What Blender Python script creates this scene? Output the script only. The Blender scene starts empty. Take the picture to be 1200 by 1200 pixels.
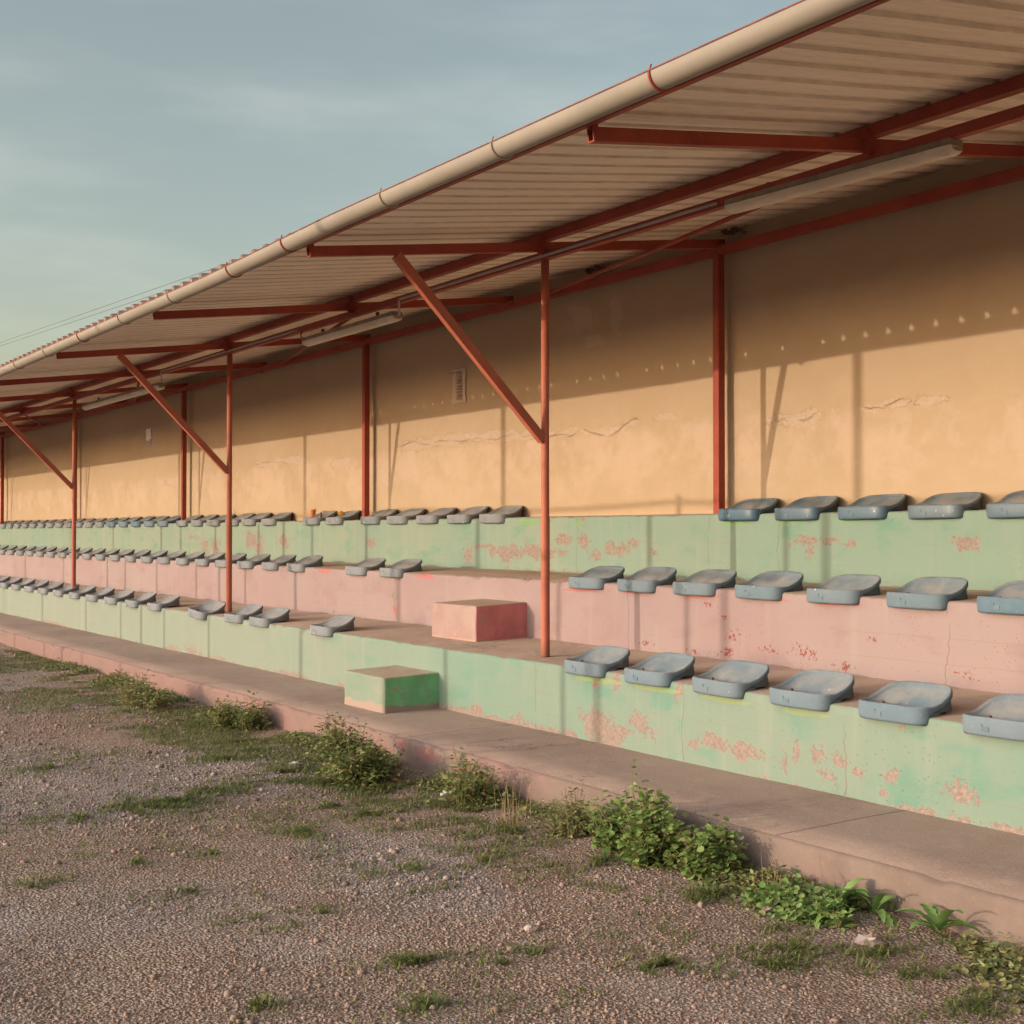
import bpy, math, random
import numpy as np
from mathutils import Matrix, Vector, noise
random.seed(7)
rng = np.random.default_rng(7)
scene = bpy.context.scene
COL = scene.collection
R = math.radians
G = 1.15                 # metres per survey unit
HC = 1.34 * G            # camera height above the gravel

# ------------------------------------------------------------------ camera
F_PX, YAW, PITCH = 1550.03, R(33.605), R(0.869)
Fw = np.array([-math.cos(YAW), math.sin(YAW), 0.0])
Rt = np.array([math.sin(YAW), math.cos(YAW), 0.0])
Up = np.array([0, 0, 1.0])
F2 = Fw * math.cos(PITCH) + Up * math.sin(PITCH)
U2 = Up * math.cos(PITCH) - Fw * math.sin(PITCH)
cam_d = bpy.data.cameras.new('camera')
cam = bpy.data.objects.new('camera', cam_d)
COL.objects.link(cam)
cam.matrix_world = Matrix(((Rt[0], U2[0], -F2[0], 0), (Rt[1], U2[1], -F2[1], 0), (Rt[2], U2[2], -F2[2], HC), (0, 0, 0, 1)))
cam_d.sensor_width = 36
cam_d.lens = F_PX / 1200 * 36
cam_d.shift_x = 2 / 1200
cam_d.clip_start = .05
cam_d.clip_end = 3000
scene.camera = cam

# survey: a sight line through the photograph met with a known plane of the stand
def sight(u, v): return F2 + (u - 598) / F_PX * Rt - (v - 600) / F_PX * U2
def on_y(u, v, Y):
    d = sight(u, v); t = Y / d[1]
    return d[0] * t, Y, d[2] * t + HC
def on_z(u, v, Z):
    d = sight(u, v); t = (Z - HC) / d[2]
    return d[0] * t, d[1] * t, Z
def w(z): return z * G + HC          # survey height -> world height

# planes of the stand (world metres)
Y0, Y1, Y2, Y3 = 3.6805 * G, 4.4504 * G, 5.239 * G, 5.9147 * G
YB, YF, YT, YW = 6.0506 * G, 4.6307 * G, 3.0648 * G, 6.1411 * G
Z0, Z1 = w(-1.1727), w(-1.1652)
Z1T, Z2, Z2T, Z3, Z3T = w(-.7652), w(-.7363), w(-.3298), w(-.3054), w(.1163)
XL, XR = -40.0, 5.0
FRAMES = [x * G for x in (3.6, -1.5, -6.585, -11.69, -16.87, -22.0, -27.1, -32.2)]
SLOPE = .1353
def rafter_z(y): return w(1.4983) + (y - YT) * SLOPE      # underside of the rafters
RAF_H = .064
def sheet_z(y): return rafter_z(y) + RAF_H + .070         # underside of the sheet pans
SUN_S, SUN_E = .2164, .144

# ------------------------------------------------------------------ helpers
def link(o, parent=None):
    COL.objects.link(o)
    if parent is not None: o.parent = parent
    return o
def tag(o, label=None, cat=None, group=None, kind=None):
    if label: o['label'] = label
    if cat: o['category'] = cat
    if group: o['group'] = group
    if kind: o['kind'] = kind
    return o
def empty(name, loc=(0, 0, 0), rz=0):
    o = bpy.data.objects.new(name, None); o.empty_display_size = .1
    o.location = loc; o.rotation_euler = (0, 0, rz)
    return link(o)
class MB:
    def __init__(s): s.v = []; s.f = []; s.m = []
    def add(s, vs, fs, m=0):
        b = len(s.v); s.v += [tuple(map(float, p)) for p in vs]
        for f in fs: s.f.append(tuple(i + b for i in f)); s.m.append(m)
    def box(s, c, d, m=0):
        x, y, z = c; a, b, e = d[0] / 2, d[1] / 2, d[2] / 2
        s.add([(x - a, y - b, z - e), (x + a, y - b, z - e), (x + a, y + b, z - e), (x - a, y + b, z - e),
               (x - a, y - b, z + e), (x + a, y - b, z + e), (x + a, y + b, z + e), (x - a, y + b, z + e)],
              [(0, 3, 2, 1), (4, 5, 6, 7), (0, 1, 5, 4), (1, 2, 6, 5), (2, 3, 7, 6), (3, 0, 4, 7)], m)
    def bar(s, p, q, wd, ht, up=(0, 0, 1), m=0, open_start=False):
        p, q = Vector(p), Vector(q); d = (q - p).normalized(); up = Vector(up)
        sd = d.cross(up).normalized(); u = sd.cross(d).normalized()
        vs = []
        for e in (p, q):
            for a, b in ((-1, -1), (1, -1), (1, 1), (-1, 1)):
                vs.append(e + sd * a * wd / 2 + u * b * ht / 2)
        fs = [(4, 5, 6, 7), (0, 4, 7, 3), (1, 2, 6, 5), (0, 1, 5, 4), (3, 7, 6, 2)]
        if open_start:   # hollow section: rim, then a recessed dark inside
            t = .007; k = []
            for e in (p, p + d * .12):
                for a, b in ((-1, -1), (1, -1), (1, 1), (-1, 1)):
                    k.append(e + sd * a * (wd / 2 - t) + u * b * (ht / 2 - t))
            n = len(vs); vs += k
            for i in range(4):
                j = (i + 1) % 4
                fs.append((i, n + i, n + j, j)); fs.append((n + i, n + 4 + i, n + 4 + j, n + j))
            fs.append((n + 4, n + 7, n + 6, n + 5))
        else: fs.append((0, 3, 2, 1))
        s.add(vs, fs, m)
    def tube(s, pts, r, n=10, m=0, cap=True):
        pts = [Vector(p) for p in pts]; rs = r if isinstance(r, (list, tuple)) else [r] * len(pts)
        vs = []; ref = None
        for i, p in enumerate(pts):
            d = (pts[min(i + 1, len(pts) - 1)] - pts[max(i - 1, 0)]).normalized()
            if ref is None: ref = Vector((0, 0, 1)) if abs(d.z) < .9 else Vector((1, 0, 0))
            a = d.cross(ref).normalized(); b = d.cross(a).normalized(); ref = a.cross(d)
            for k in range(n):
                t = 2 * math.pi * k / n
                vs.append(p + a * math.cos(t) * rs[i] + b * math.sin(t) * rs[i])
        fs = []
        for i in range(len(pts) - 1):
            for k in range(n):
                fs.append((i * n + k, i * n + (k + 1) % n, (i + 1) * n + (k + 1) % n, (i + 1) * n + k))
        if cap:
            fs.append(tuple(range(n))[::-1]); fs.append(tuple((len(pts) - 1) * n + k for k in range(n)))
        s.add(vs, fs, m)
    def build(s, name, mats, parent=None, smooth=False, bevel=0):
        me = bpy.data.meshes.new(name); me.from_pydata(s.v, [], s.f)
        if not isinstance(mats, (list, tuple)): mats = [mats]
        for x in mats: me.materials.append(x)
        if any(s.m): me.polygons.foreach_set('material_index', s.m)
        if smooth: me.polygons.foreach_set('use_smooth', [True] * len(s.f))
        me.update()
        o = link(bpy.data.objects.new(name, me), parent)
        if bevel:
            b = o.modifiers.new('bevel', 'BEVEL'); b.width = bevel; b.segments = 2; b.limit_method = 'ANGLE'
        return o
def np_mesh(name, V, Fc, mats, parent=None, midx=None, smooth=False):
    me = bpy.data.meshes.new(name)
    V = np.asarray(V, np.float32); Fc = np.asarray(Fc, np.int32); k = Fc.shape[1]
    me.vertices.add(len(V)); me.vertices.foreach_set('co', V.ravel())
    me.loops.add(Fc.size); me.loops.foreach_set('vertex_index', Fc.ravel())
    me.polygons.add(len(Fc)); me.polygons.foreach_set('loop_start', np.arange(0, Fc.size, k, dtype=np.int32))
    me.polygons.foreach_set('loop_total', np.full(len(Fc), k, np.int32))
    for m in (mats if isinstance(mats, (list, tuple)) else [mats]): me.materials.append(m)
    if midx is not None: me.polygons.foreach_set('material_index', np.asarray(midx, np.int32))
    if smooth: me.polygons.foreach_set('use_smooth', np.ones(len(Fc), bool))
    me.update(calc_edges=True); me.validate()
    return link(bpy.data.objects.new(name, me), parent)
def copy_tree(o, parent=None):
    c = o.copy(); COL.objects.link(c)
    if parent is not None: c.parent = parent
    for ch in list(o.children): copy_tree(ch, c)
    return c

# ------------------------------------------------------------------ materials
class NT:
    """small wrapper to write node trees in lines"""
    def __init__(s, name, rough=.9, spec=.3):
        s.m = bpy.data.materials.new(name); s.m.use_nodes = True
        s.t = s.m.node_tree; s.b = s.t.nodes['Principled BSDF']
        s.b.inputs['Roughness'].default_value = rough
        s.b.inputs['Specular IOR Level'].default_value = spec
        s.obj = s.n('ShaderNodeTexCoord').outputs['Object']
    def n(s, t, **k):
        x = s.t.nodes.new(t)
        for a, b in k.items(): setattr(x, a, b)
        return x
    def put(s, sock, v):
        if hasattr(v, 'is_output'): s.t.links.new(v, sock)
        elif isinstance(v, (tuple, list)) and len(v) == 3 and sock.type == 'RGBA': sock.default_value = (*v, 1)
        else: sock.default_value = v
    def math(s, op, a, b=0.0, clamp=False):
        x = s.n('ShaderNodeMath', operation=op); x.use_clamp = clamp
        s.put(x.inputs[0], a); s.put(x.inputs[1], b); return x.outputs[0]
    def vmath(s, op, a, b=None, sc=None):
        x = s.n('ShaderNodeVectorMath', operation=op); s.put(x.inputs[0], a)
        if b is not None: s.put(x.inputs[1], b)
        if sc is not None: s.put(x.inputs['Scale'], sc)
        return x.outputs['Value'] if op == 'LENGTH' else x.outputs[0]
    def mapv(s, scale=(1, 1, 1), loc=(0, 0, 0), src=None):
        x = s.n('ShaderNodeMapping'); s.put(x.inputs['Vector'], src or s.obj)
        x.inputs['Scale'].default_value = scale; x.inputs['Location'].default_value = loc; return x.outputs[0]
    def noise(s, scale, detail=4, rough=.6, vec=None, color=False, dist=0):
        x = s.n('ShaderNodeTexNoise'); s.put(x.inputs['Vector'], vec or s.obj)
        x.inputs['Scale'].default_value = scale; x.inputs['Detail'].default_value = detail
        x.inputs['Roughness'].default_value = rough; x.inputs['Distortion'].default_value = dist
        return x.outputs['Color' if color else 'Fac']
    def voro(s, scale, vec=None, feature='F1', out='Distance', rnd=1):
        x = s.n('ShaderNodeTexVoronoi', feature=feature); s.put(x.inputs['Vector'], vec or s.obj)
        x.inputs['Scale'].default_value = scale; x.inputs['Randomness'].default_value = rnd; return x.outputs[out]
    def step(s, x, a, b):
        r = s.n('ShaderNodeMapRange', interpolation_type='SMOOTHSTEP'); s.put(r.inputs[0], x)
        r.inputs[1].default_value = a; r.inputs[2].default_value = b; return r.outputs[0]
    def mix(s, f, a, b, blend='MIX'):
        x = s.n('ShaderNodeMix', data_type='RGBA', blend_type=blend)
        s.put(x.inputs[0], f); s.put(x.inputs[6], a); s.put(x.inputs[7], b); return x.outputs[2]
    def axis(s, i, src=None):
        x = s.n('ShaderNodeSeparateXYZ'); s.put(x.inputs[0], src or s.obj); return x.outputs[i]
    def blobs(s, lst, warp=1.0):
        """largest of (1 - distance) over ellipses (x, z, rx, rz) painted on the wall plane"""
        out = None
        wp = s.vmath('SUBTRACT', s.noise(5, 3, .6, color=True), (.5, .5, .5)); wq = s.vmath('SUBTRACT', s.noise(24, 3, .65, color=True), (.5, .5, .5))
        flat = s.vmath('MULTIPLY', s.vmath('ADD', s.obj, s.vmath('ADD', s.vmath('SCALE', wp, sc=.16 * warp), s.vmath('SCALE', wq, sc=.06 * warp))), (1, 0, 1))
        for x, z, rx, rz in lst:
            d = s.vmath('LENGTH', s.vmath('MULTIPLY', s.vmath('SUBTRACT', flat, (x, 0, z)), (1 / rx, 0, 1 / rz)))
            k = s.math('SUBTRACT', 1.0, d)
            out = k if out is None else s.math('MAXIMUM', out, k)
        return s.math('MAXIMUM', out, -1.0)
    def bump(s, h, strength=.3, dist=.01):
        x = s.n('ShaderNodeBump'); x.inputs['Strength'].default_value = strength; x.inputs['Distance'].default_value = dist
        s.put(x.inputs['Height'], h); s.put(s.b.inputs['Normal'], x.outputs[0])
    def color(s, c): s.put(s.b.inputs['Base Color'], c); return s
    def rough(s, c): s.put(s.b.inputs['Roughness'], c); return s

def blob_px(lst, Y):
    """photo (u, v, half width, half height) -> ellipse on the plane y = Y"""
    o = []
    for u, v, a, b in lst:
        x, _, z = on_y(u, v, Y); x1 = on_y(u + a, v, Y)[0]; z1 = on_y(u, v - b, Y)[2]
        o.append((x, z, abs(x1 - x), abs(z1 - z)))
    return o

CONC = (.40, .285, .225)
def mat_riser(name, base, base2, deep, zb, zt, peel, fresh=None, fresh_col=(0, 0, 0), speck=None, wear=.5, seed=0.0, base_peel=.5, left=None, cracks=()):
    t = NT(name, .92, .2)
    sh = t.mapv(loc=(seed, seed * .7, 0))
    z = t.axis(2)
    big = t.noise(.7, 3, .5, sh); mid = t.noise(4.5, 5, .62, sh); fine = t.noise(38, 4, .7, sh)
    col = t.mix(t.step(big, .38, .64), base, base2)
    col = t.mix(t.math('MULTIPLY', t.step(t.noise(2.2, 4, .6, t.mapv((1, 1, 2.2), (seed + 5, 0, 0))), .52, .70), .75), col, deep)
    if left: col = t.mix(t.math('MULTIPLY', t.step(t.math('ADD', t.axis(0), t.math('MULTIPLY', mid, 2.5)), -7.2, -11.5), .8), col, left)
    streak = t.noise(3.0, 4, .6, t.mapv((3.2, 1, .28), (seed, 0, 0)))
    col = t.mix(t.math('MULTIPLY', t.step(streak, .5, .75), .20), col, (.33, .31, .265))
    # faint shuttering lines left by the boards
    bl = t.math('ABSOLUTE', t.math('SUBTRACT', t.math('ADD', z, t.math('MULTIPLY', mid, .012)), zb + (zt - zb) * .57))
    bl2 = t.math('ABSOLUTE', t.math('SUBTRACT', t.math('ADD', z, t.math('MULTIPLY', mid, .012)), zb + (zt - zb) * .27))
    line = t.math('MULTIPLY', t.math('SUBTRACT', 1.0, t.step(t.math('MINIMUM', bl, bl2), .0015, .006)), t.step(t.noise(1.3, 3, .5, sh), .45, .6))
    col = t.mix(t.math('MULTIPLY', line, .28), col, (.22, .17, .13))
    # peeled paint
    pn = t.math('ADD', t.math('MULTIPLY', t.noise(8, 5, .66, sh), .5), t.math('MULTIPLY', t.noise(34, 5, .72, sh), .5))
    b = t.blobs(peel) if peel else -1.0
    top = t.math('SUBTRACT', 1.0, t.step(t.math('SUBTRACT', zt, z), .0, .035))
    bot = t.math('SUBTRACT', 1.0, t.step(t.math('SUBTRACT', z, zb), .0, .10))
    gen = t.math('MULTIPLY', t.math('ADD', t.math('MULTIPLY', top, .5), t.math('MULTIPLY', bot, base_peel)), t.step(t.noise(1.1, 3, .5, t.mapv(loc=(seed + 9, 0, 0))), .35, .62))
    score = t.math('ADD', t.math('MAXIMUM', t.math('MULTIPLY', b, .46), t.math('SUBTRACT', gen, .42)), t.math('MULTIPLY', t.math('SUBTRACT', pn, .5), 3.1))
    pm = t.step(score, .06, .13)
    few = t.step(t.noise(13, 6, .7, t.mapv(loc=(seed + 3, 0, 0))), .735 - .03 * wear, .76 - .03 * wear)
    pm = t.math('MAXIMUM', pm, few)
    edge = t.math('MULTIPLY', t.step(score, -.02, .05), t.math('SUBTRACT', 1.0, pm))
    col = t.mix(t.math('MULTIPLY', edge, .3), col, (.34, .31, .26))
    conc = t.mix(t.step(fine, .3, .7), (.195, .145, .125), (.275, .218, .192))
    conc = t.mix(t.math('MULTIPLY', t.step(t.noise(60, 3, .7, sh), .5, .7), .45), conc, (.37, .31, .27))
    col = t.mix(pm, col, conc)
    # pits in the surface
    pit = t.math('MULTIPLY', t.math('SUBTRACT', 1.0, t.step(t.voro(34, sh), .08, .15)), t.step(t.noise(2.4, 4, .6, sh), .36, .60))
    col = t.mix(t.math('MULTIPLY', pit, .75), col, (.17, .10, .08))
    if fresh:
        fm = t.step(t.math('ADD', t.blobs(fresh, .25), t.math('MULTIPLY', t.math('SUBTRACT', pn, .5), .9)), .18, .34)
        col = t.mix(t.math('MULTIPLY', fm, .55), col, fresh_col)
    if speck:
        sm = t.math('MULTIPLY', t.step(t.math('ADD', t.blobs(speck, .6), t.math('MULTIPLY', t.math('SUBTRACT', t.noise(48, 3, .65, sh), .5), 3.0)), .86, .98), .85)
        col = t.mix(sm, col, (.21, .045, .035))
    # a few settlement cracks, near vertical
    for k_, xc in enumerate(cracks):
        wv = t.math('MULTIPLY', t.math('SUBTRACT', t.noise(3.5, 5, .65, t.mapv((0, 0, 1), (0, 0, k_ * 3.3 + seed))), .5), .16)
        d = t.math('ABSOLUTE', t.math('SUBTRACT', t.math('ADD', t.axis(0), wv), xc))
        m_ = t.math('MULTIPLY', t.math('SUBTRACT', 1.0, t.step(d, .0012, .0045)), t.step(t.noise(5, 3, .6, t.mapv((0, 0, 1), (0, 0, k_ * 1.7))), .36, .52))
        col = t.mix(t.math('MULTIPLY', m_, .7), col, (.17, .095, .07))
    t.color(col)
    h = t.math('ADD', t.math('MULTIPLY', fine, .35), t.math('ADD', t.math('MULTIPLY', mid, .5), t.math('MULTIPLY', pm, -.8)))
    h = t.math('SUBTRACT', h, t.math('MULTIPLY', pit, .8))
    t.bump(h, .5, .006)
    return t.m

def mat_concrete(name, a, b, c, grit=.35, scale=1.0, joint=None):
    t = NT(name, .95, .2)
    big = t.noise(.9 * scale, 4, .6); mid = t.noise(6 * scale, 5, .65); fine = t.noise(90, 3, .7)
    col = t.mix(t.step(big, .35, .68), a, b)
    col = t.mix(t.math('MULTIPLY', t.step(mid, .5, .72), .6), col, c)
    col = t.mix(t.math('MULTIPLY', t.step(fine, .5, .68), grit), col, (.62, .50, .40))
    col = t.mix(t.math('MULTIPLY', t.step(t.noise(130, 2, .6), .58, .7), grit), col, (.16, .11, .085))
    cr = t.math('ABSOLUTE', t.math('SUBTRACT', t.noise(.9, 6, .62, t.mapv(loc=(5, 2, 0))), .5))
    crm = t.math('MULTIPLY', t.math('SUBTRACT', 1.0, t.step(cr, .0012, .003)), t.step(t.noise(.6, 2, .5), .5, .56))
    col = t.mix(t.math('MULTIPLY', crm, .7), col, (.10, .07, .05))
    if joint is not None:      # butt joints between the cast lengths
        jx = t.math('ABSOLUTE', t.math('SUBTRACT', t.math('MODULO', t.math('ADD', t.math('ADD', t.axis(0), t.math('MULTIPLY', mid, .025)), 102.0 - joint), 3.4), 1.7))
        jm = t.math('MULTIPLY', t.step(jx, 1.690, 1.697), t.step(fine, .25, .5))
        col = t.mix(t.math('MULTIPLY', jm, .7), col, (.10, .07, .055)); crm = t.math('MAXIMUM', crm, jm)
    st = t.step(t.noise(1.6, 6, .7, t.mapv(loc=(7, 1, 0))), .56, .70)
    col = t.mix(t.math('MULTIPLY', st, .3), col, (.17, .125, .10))
    t.color(col); t.bump(t.math('ADD', t.math('ADD', t.math('MULTIPLY', fine, .6), mid), t.math('MULTIPLY', crm, -1.0)), .45, .006)
    return t.m

def mat_wall():
    t = NT('ochre_render', .93, .15)
    z = t.axis(2); x = t.axis(0)
    big = t.noise(.5, 4, .6); mid = t.noise(3, 5, .62); fine = t.noise(45, 4, .7)
    a, b = (.395, .302, .206), (.372, .280, .186)
    col = t.mix(t.step(big, .36, .66), a, b)
    zc = w(.785)
    wob = t.math('ADD', t.math('MULTIPLY', t.math('SUBTRACT', t.noise(.9, 4, .6, t.mapv((1, 0, 0))), .5), .34),
                 t.math('MULTIPLY', t.math('SUBTRACT', t.noise(7, 5, .7), .5), .10))
    dz = t.math('SUBTRACT', z, t.math('ADD', wob, zc))
    # pinkish, washed-out render below the crack
    low = t.math('MULTIPLY', t.math('SUBTRACT', 1.0, t.step(dz, -.08, .03)), t.step(dz, -.75, -.25))
    patch = t.step(t.noise(1.8, 5, .65), .40, .60)
    col = t.mix(t.math('MULTIPLY', t.math('MULTIPLY', low, patch), .62), col, (.47, .355, .275))
    col = t.mix(t.math('MULTIPLY', t.math('MULTIPLY', low, t.step(t.noise(5, 5, .7, t.mapv(loc=(4, 0, 0))), .52, .62)), .4), col, (.45, .35, .285))
    # loose flakes along it, greyer than the rest
    lst = blob_px([(490, 520, 22, 9), (530, 515, 22, 8), (575, 511, 25, 8), (615, 509, 18, 6), (665, 507, 14, 5), (715, 506, 16, 6), (740, 495, 10, 5),
                   (780, 490, 14, 5), (812, 497, 8, 3), (935, 491, 26, 10), (905, 497, 8, 4), (978, 480, 6, 4), (1030, 475, 22, 7), (1054, 469, 14, 6),
                   (508, 517, 12, 6), (553, 513, 14, 6), (598, 510, 12, 6), (640, 508, 12, 5), (690, 506, 12, 4), (728, 502, 8, 5), (948, 487, 16, 7), (1015, 478, 10, 6), (1090, 470, 20, 6), (320, 542, 24, 5), (345, 540, 14, 6), (398, 541, 12, 5), (205, 565, 12, 5)], YW)
    lst = [(x_, z_, a_ * 1.2, b_ * 1.05) for x_, z_, a_, b_ in lst]
    fl = t.math('ADD', t.blobs(lst), t.math('MULTIPLY', t.math('SUBTRACT', t.noise(12, 5, .7), .5), 1.2))
    fm = t.step(fl, .16, .24)
    col = t.mix(t.math('MULTIPLY', fm, .6), col, t.mix(t.step(fine, .35, .65), (.37, .295, .235), (.47, .375, .305)))
    rim = t.math('MULTIPLY', t.step(fl, .08, .15), t.math('SUBTRACT', 1.0, t.step(fl, .17, .24)))
    col = t.mix(t.math('MULTIPLY', rim, t.math('MULTIPLY', t.step(t.noise(6, 4), .45, .6), .75)), col, (.26, .16, .09))
    # scuffs and dirt higher up
    sc = t.math('ADD', t.blobs(blob_px([(680, 375, 30, 28), (722, 365, 14, 34), (695, 400, 20, 12)], YW)), t.math('MULTIPLY', t.math('SUBTRACT', t.noise(9, 6, .75), .5), 2.4))
    col = t.mix(t.math('MULTIPLY', t.step(sc, .35, .65), .35), col, (.50, .38, .30))
    col = t.mix(t.math('MULTIPLY', t.step(t.noise(28, 4, .7), .66, .74), .22), col, (.42, .27, .15))
    col = t.mix(t.math('MULTIPLY', t.step(t.noise(2.4, 5, .65, t.mapv((3, 1, .22))), .55, .75), .14), col, (.48, .31, .18))
    trow = t.noise(2.6, 6, .72, t.mapv((1, 1, 1.6), (8, 0, 0)), dist=.8)
    col = t.mix(t.math('MULTIPLY', t.step(trow, .42, .66), .09), col, (.56, .43, .30))
    rs = t.math('MULTIPLY', t.step(t.noise(5, 4, .65, t.mapv((2.6, 1, .10), (3, 0, 0))), .60, .78), t.step(z, Z3T + .1, Z3T + 1.2))
    col = t.mix(t.math('MULTIPLY', rs, .12), col, (.26, .18, .115))
    # dust along the foot
    col = t.mix(t.math('MULTIPLY', t.math('SUBTRACT', 1.0, t.step(t.math('ADD', z, t.math('MULTIPLY', mid, .1)), Z3T + .03, Z3T + .12)), .35), col, (.5, .36, .27))
    t.color(col)
    t.bump(t.math('ADD', t.math('MULTIPLY', fine, .5), t.math('ADD', mid, t.math('MULTIPLY', fm, -.7))), .35, .006)
    return t.m

def mat_steel(name='red_oxide_steel', a=(.31, .056, .032), b=(.24, .040, .024)):
    t = NT(name, .6, .4)
    n1 = t.noise(3, 4, .6); n2 = t.noise(34, 5, .7)
    col = t.mix(t.step(n1, .35, .65), a, b)
    col = t.mix(t.math('MULTIPLY', t.step(n2, .55, .7), .5), col, (.33, .10, .055))
    col = t.mix(t.math('MULTIPLY', t.step(t.noise(18, 6, .75), .62, .70), .7), col, (.10, .035, .02))
    chip = t.step(t.noise(26, 6, .75, t.mapv((1, 1, .55), (3, 0, 0))), .645, .665)
    col = t.mix(t.math('MULTIPLY', chip, .75), col, (.075, .04, .03))
    foot = t.math('MULTIPLY', t.math('SUBTRACT', 1.0, t.step(t.math('ADD', t.axis(2), t.math('MULTIPLY', n2, .10)), Z1T + .05, Z1T + .20)), .75)
    col = t.mix(foot, col, (.15, .06, .035))
    t.color(col).rough(t.mix(n2, (.5, .5, .5), (.85, .85, .85))); t.bump(t.math('ADD', n2, t.math('MULTIPLY', chip, -.6)), .3, .002)
    return t.m

def mat_simple(name, a, b, scale=12, rough=.8, spec=.3, dirt=(.2, .15, .1), dirt_amt=.3, stretch=(1, 1, 1)):
    t = NT(name, rough, spec); v = t.mapv(stretch)
    col = t.mix(t.step(t.noise(scale, 4, .6, v), .35, .65), a, b)
    col = t.mix(t.math('MULTIPLY', t.step(t.noise(scale * 3.1, 5, .7, v), .55, .72), dirt_amt), col, dirt)
    t.color(col); t.bump(t.noise(scale * 6, 3), .15, .003)
    return t.m

def mat_seat(name, a, b, rough, spec):
    t = NT(name, rough, spec)
    oi = t.n('ShaderNodeObjectInfo').outputs['Random']
    sh = t.vmath('ADD', t.obj, t.vmath('SCALE', (7.3, 3.1, 5.7), sc=oi))
    n1 = t.noise(9, 4, .6, sh); n2 = t.noise(60, 4, .7, sh)
    col = t.mix(t.step(n1, .3, .7), a, b)
    col = t.mix(t.math('MULTIPLY', oi, .30), col, (.24, .25, .255))
    # dust lies in the bowl and on the flat front
    g = t.n('ShaderNodeNewGeometry'); nz = t.axis(2, g.outputs['Normal'])
    d = t.math('MULTIPLY', t.step(nz, .45, .95), t.step(t.noise(7, 4, .65, sh), .28, .70))
    col = t.mix(t.math('MULTIPLY', d, .72), col, (.33, .30, .28))
    col = t.mix(t.math('MULTIPLY', t.step(n2, .62, .74), .3), col, (.55, .54, .52))
    col = t.mix(t.math('MULTIPLY', t.step(t.noise(26, 5, .7, sh), .64, .72), .4), col, (.13, .14, .15))
    spot = t.math('MULTIPLY', t.math('SUBTRACT', 1.0, t.step(t.voro(14, sh), .06, .10)), t.step(t.noise(4, 2, .5, sh), .55, .6))
    col = t.mix(t.math('MULTIPLY', spot, .8), col, (.66, .65, .62))
    t.color(col).rough(t.mix(d, (rough,) * 3, (.95,) * 3)); t.bump(n2, .2, .002)
    return t.m

def mat_leaf(name, cols, trans=.25):
    t = NT(name, .6, .3)
    oi = t.n('ShaderNodeNewGeometry').outputs['Random Per Island']
    r = t.n('ShaderNodeValToRGB'); t.put(r.inputs[0], oi)
    el = r.color_ramp.elements
    for i, c in enumerate(cols):
        e = el[i] if i < 2 else el.new(i / (len(cols) - 1))
        e.position = i / (len(cols) - 1); e.color = (*c, 1)
    col = t.mix(t.math('MULTIPLY', t.noise(60, 3), .4), r.outputs[0], cols[0])
    t.color(col)
    tr = t.n('ShaderNodeBsdfTranslucent'); t.put(tr.inputs[0], col)
    ms = t.n('ShaderNodeMixShader'); ms.inputs[0].default_value = trans
    out = t.t.nodes['Material Output']
    t.t.links.new(t.b.outputs[0], ms.inputs[1]); t.t.links.new(tr.outputs[0], ms.inputs[2]); t.t.links.new(ms.outputs[0], out.inputs[0])
    return t.m

M = {}
M['steel'] = mat_steel()
M['steel_post'] = mat_steel('red_oxide_post', (.41, .118, .072), (.34, .095, .055))
M['wall'] = mat_wall()
M['crack'] = mat_simple('crack_dark', (.25, .16, .10), (.36, .25, .16), 20, .95, .1)  # dark ribbon colour of the wall crack
M['tread'] = mat_concrete('dusty_concrete_tread', (.46, .345, .275), (.38, .28, .225), (.53, .41, .33), .3)
M['pave'] = mat_concrete('cast_concrete_pavement', (.34, .25, .21), (.28, .20, .165), (.39, .30, .25), .3, joint=on_y(907, 981, Y0)[0])
def sheet_mat():
    t = NT('beige_roof_sheet', .55, .35)
    n = t.noise(2.5, 4, .6, t.mapv((1.0, .25, 1))); n2 = t.noise(20, 5, .7, t.mapv((2.2, .3, 1)))
    col = t.mix(t.step(n, .3, .7), (.80, .69, .59), (.74, .63, .52))
    col = t.mix(t.math('MULTIPLY', t.step(n2, .5, .72), .25), col, (.34, .24, .16))
    xm = t.math('MODULO', t.math('ADD', t.axis(0), 41.0 + .1965 * 4 + .006), .1965)   # groove shade painted into the colour of each rib
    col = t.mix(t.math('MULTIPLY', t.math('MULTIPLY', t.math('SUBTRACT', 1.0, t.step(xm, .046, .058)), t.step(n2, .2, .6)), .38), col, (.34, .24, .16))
    y = t.axis(1)
    for yy in (YF, YW):   # darker bands where the purlins and the wall meet the sheet
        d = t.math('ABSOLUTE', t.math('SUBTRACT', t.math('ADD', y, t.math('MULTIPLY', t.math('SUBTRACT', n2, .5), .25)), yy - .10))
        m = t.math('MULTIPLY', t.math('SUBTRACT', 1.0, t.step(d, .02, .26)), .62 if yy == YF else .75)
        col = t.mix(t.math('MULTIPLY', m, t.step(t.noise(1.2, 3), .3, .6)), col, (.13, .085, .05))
    t.color(col); t.bump(n2, .08, .003); return t.m
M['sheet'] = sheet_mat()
M['bead'] = mat_simple('red_gutter_edge', (.17, .05, .035), (.24, .09, .06), 8, .7, .3)
M['sheet_top'] = mat_simple('weathered_sheet_top', (.135, .085, .085), (.19, .115, .105), 6, .7, .3, (.15, .13, .14), .5)
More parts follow.
